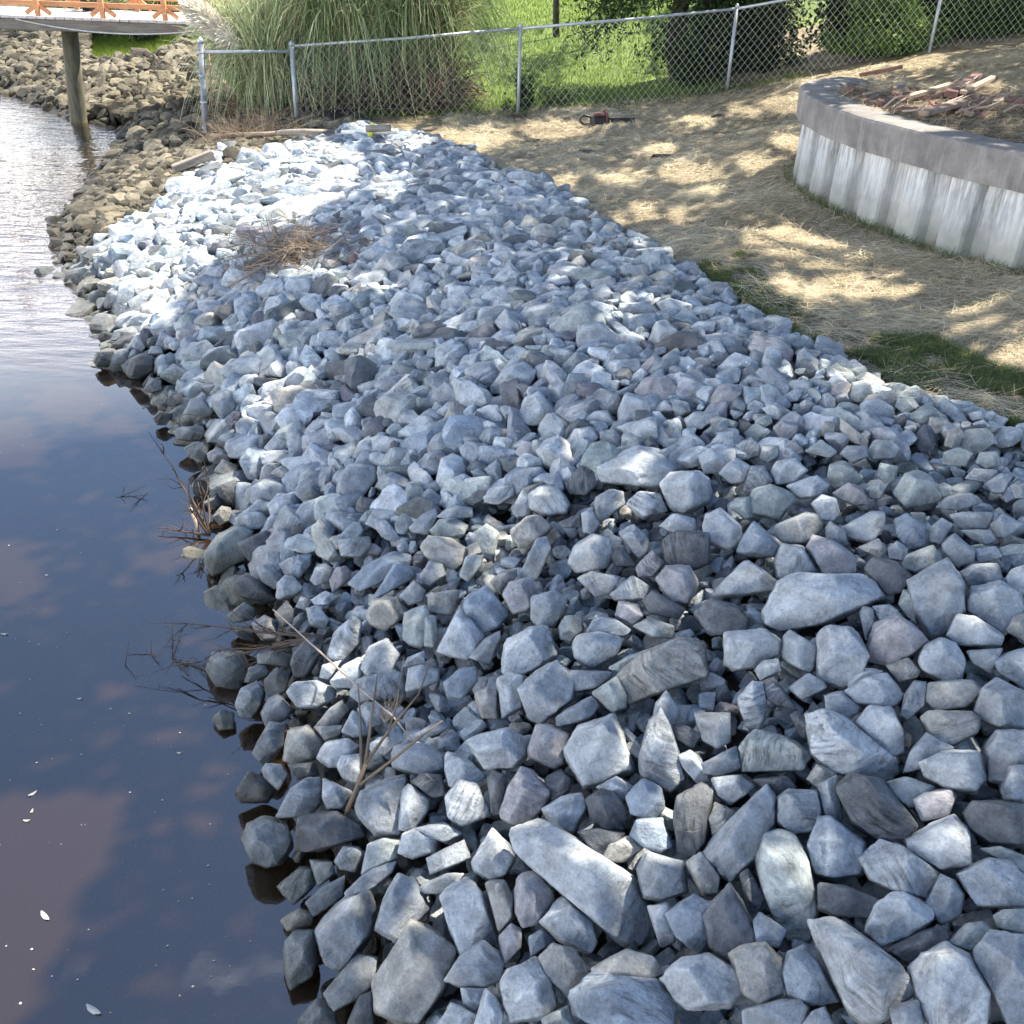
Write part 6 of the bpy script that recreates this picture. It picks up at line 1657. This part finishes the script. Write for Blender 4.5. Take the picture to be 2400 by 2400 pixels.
hp = [c0 + Rt @ np.array(p) for p in ((.08, -.10, .0), (.08, -.11, .12), (.08, 0, .17), (.08, .09, .12))]; solid('front_handle', tube(hp, .012, 8), M_RED, tool, True)
# clods of dark earth on the straw
M_CLOD = simple('dark_earth_clod', (.05, .038, .03), .95, 0, .4, 20, .8)
for i, (u_, v_, s_) in enumerate([(1255, 300, .13), (1300, 235, .10), (1110, 292, .10), (1005, 268, .09), (975, 222, .12), (1090, 283, .07), (1360, 222, .12), (1240, 262, .08)]):
    g = gp(u_, v_); V, F = base_rock(700 + i, 4); add('earth_clod', mesh('earth_clod', V * s_ * [1.3, 1, .5], F, mat=M_CLOD, smooth=True), loc=g + [0, 0, s_ * .15], label=['largest dark earth clod in the middle of the straw', 'dark earth clod upper right near the fence', 'dark earth clod below the chainsaw', 'small dark clod left of the chainsaw', 'dark clod at the foot of the middle fence post', 'smallest dark clod left of the clod below the chainsaw', 'dark clod right of the others near the right fence post', 'dark clod between the chainsaw and the largest clod'][i], cat='clod', group='dark earth clods on the straw')
# floating leaves and specks
M_FL = simple('pale_floating_leaf', (.38, .38, .34), .8)
FLT = [(62, 1497, .035, .9), (84, 1728, .05, -.7), (175, 1905, .06, -.5), (150, 1318, .02, .2), (8, 1196, .03, 0), (50, 1548, .025, .1), (338, 1420, .02, 0), (60, 1530, .02, 1.5), (88, 1085, .015, 0), (108, 1000, .012, 0)]
FLT = [(a, b, c * .55, d) for a, b, c, d in FLT]
pos_ = ['slim white leaf floating above the brown reflection', 'white oval leaf floating in the lower left water', 'pale torn leaf floating near the bottom edge', 'small white leaf floating in the middle of the water', 'thin white leaf at the left edge of the water', 'short pale leaf left of the slim white leaf', 'round white fleck nearest the waterline stones', 'thin upright pale leaf below the slim white leaf', 'small white fleck at the upper left water', 'smallest white fleck at the upper left water']
for (u_, v_, s_, a_), lab in zip(FLT, pos_):
    c_ = wat_(u_, v_, .004); t = np.linspace(0, 6.283, 13)[:-1]; out_ = np.stack([np.cos(t) * s_ * (1 + .2 * np.sin(3 * t)), np.sin(t) * s_ * .32, .002 * np.cos(2 * t)], 1) @ rz(a_).T
    V = np.vstack([out_ + [0, 0, .0015], out_ - [0, 0, .0015], [[0, 0, .003]], [[0, 0, -.003]]]); F = [np.array([(i, (i + 1) % 12, 24) for i in range(12)] + [((i + 1) % 12 + 12, i + 12, 25) for i in range(12)]), np.array([(i + 12, (i + 1) % 12 + 12, (i + 1) % 12, i) for i in range(12)])]
    add('floating_leaf', mesh('floating_leaf', V, F, mat=M_FL), loc=c_, label=lab, cat='leaf', group='pale leaves floating on the water')
rf = np.random.default_rng(6); parts = []
for i in range(130):
    u_ = rf.uniform(-50, 520); v_ = rf.uniform(620, 1950); c_ = wat_(u_, v_, .003)
    if c_[0] > xw(c_[1]) - .05: continue
    s_ = rf.uniform(.0015, .005) * (1.6 if rf.random() < .12 else 1); t = np.linspace(0, 6.283, 7)[:-1]; V = np.stack([np.cos(t) * s_, np.sin(t) * s_ * rf.uniform(.4, 1), np.zeros(6)], 1) @ rz(rf.random() * 3).T + c_
    V = np.vstack([V, [c_ + [0, 0, .002]]]); parts.append((V, np.array([(j, (j + 1) % 6, 6) for j in range(6)])))
V, F = merge(parts); add('foam_specks', mesh('foam_specks', V, F, mat=M_FL), label='tiny white specks of foam and debris on the dark water', cat='foam', kind='stuff')
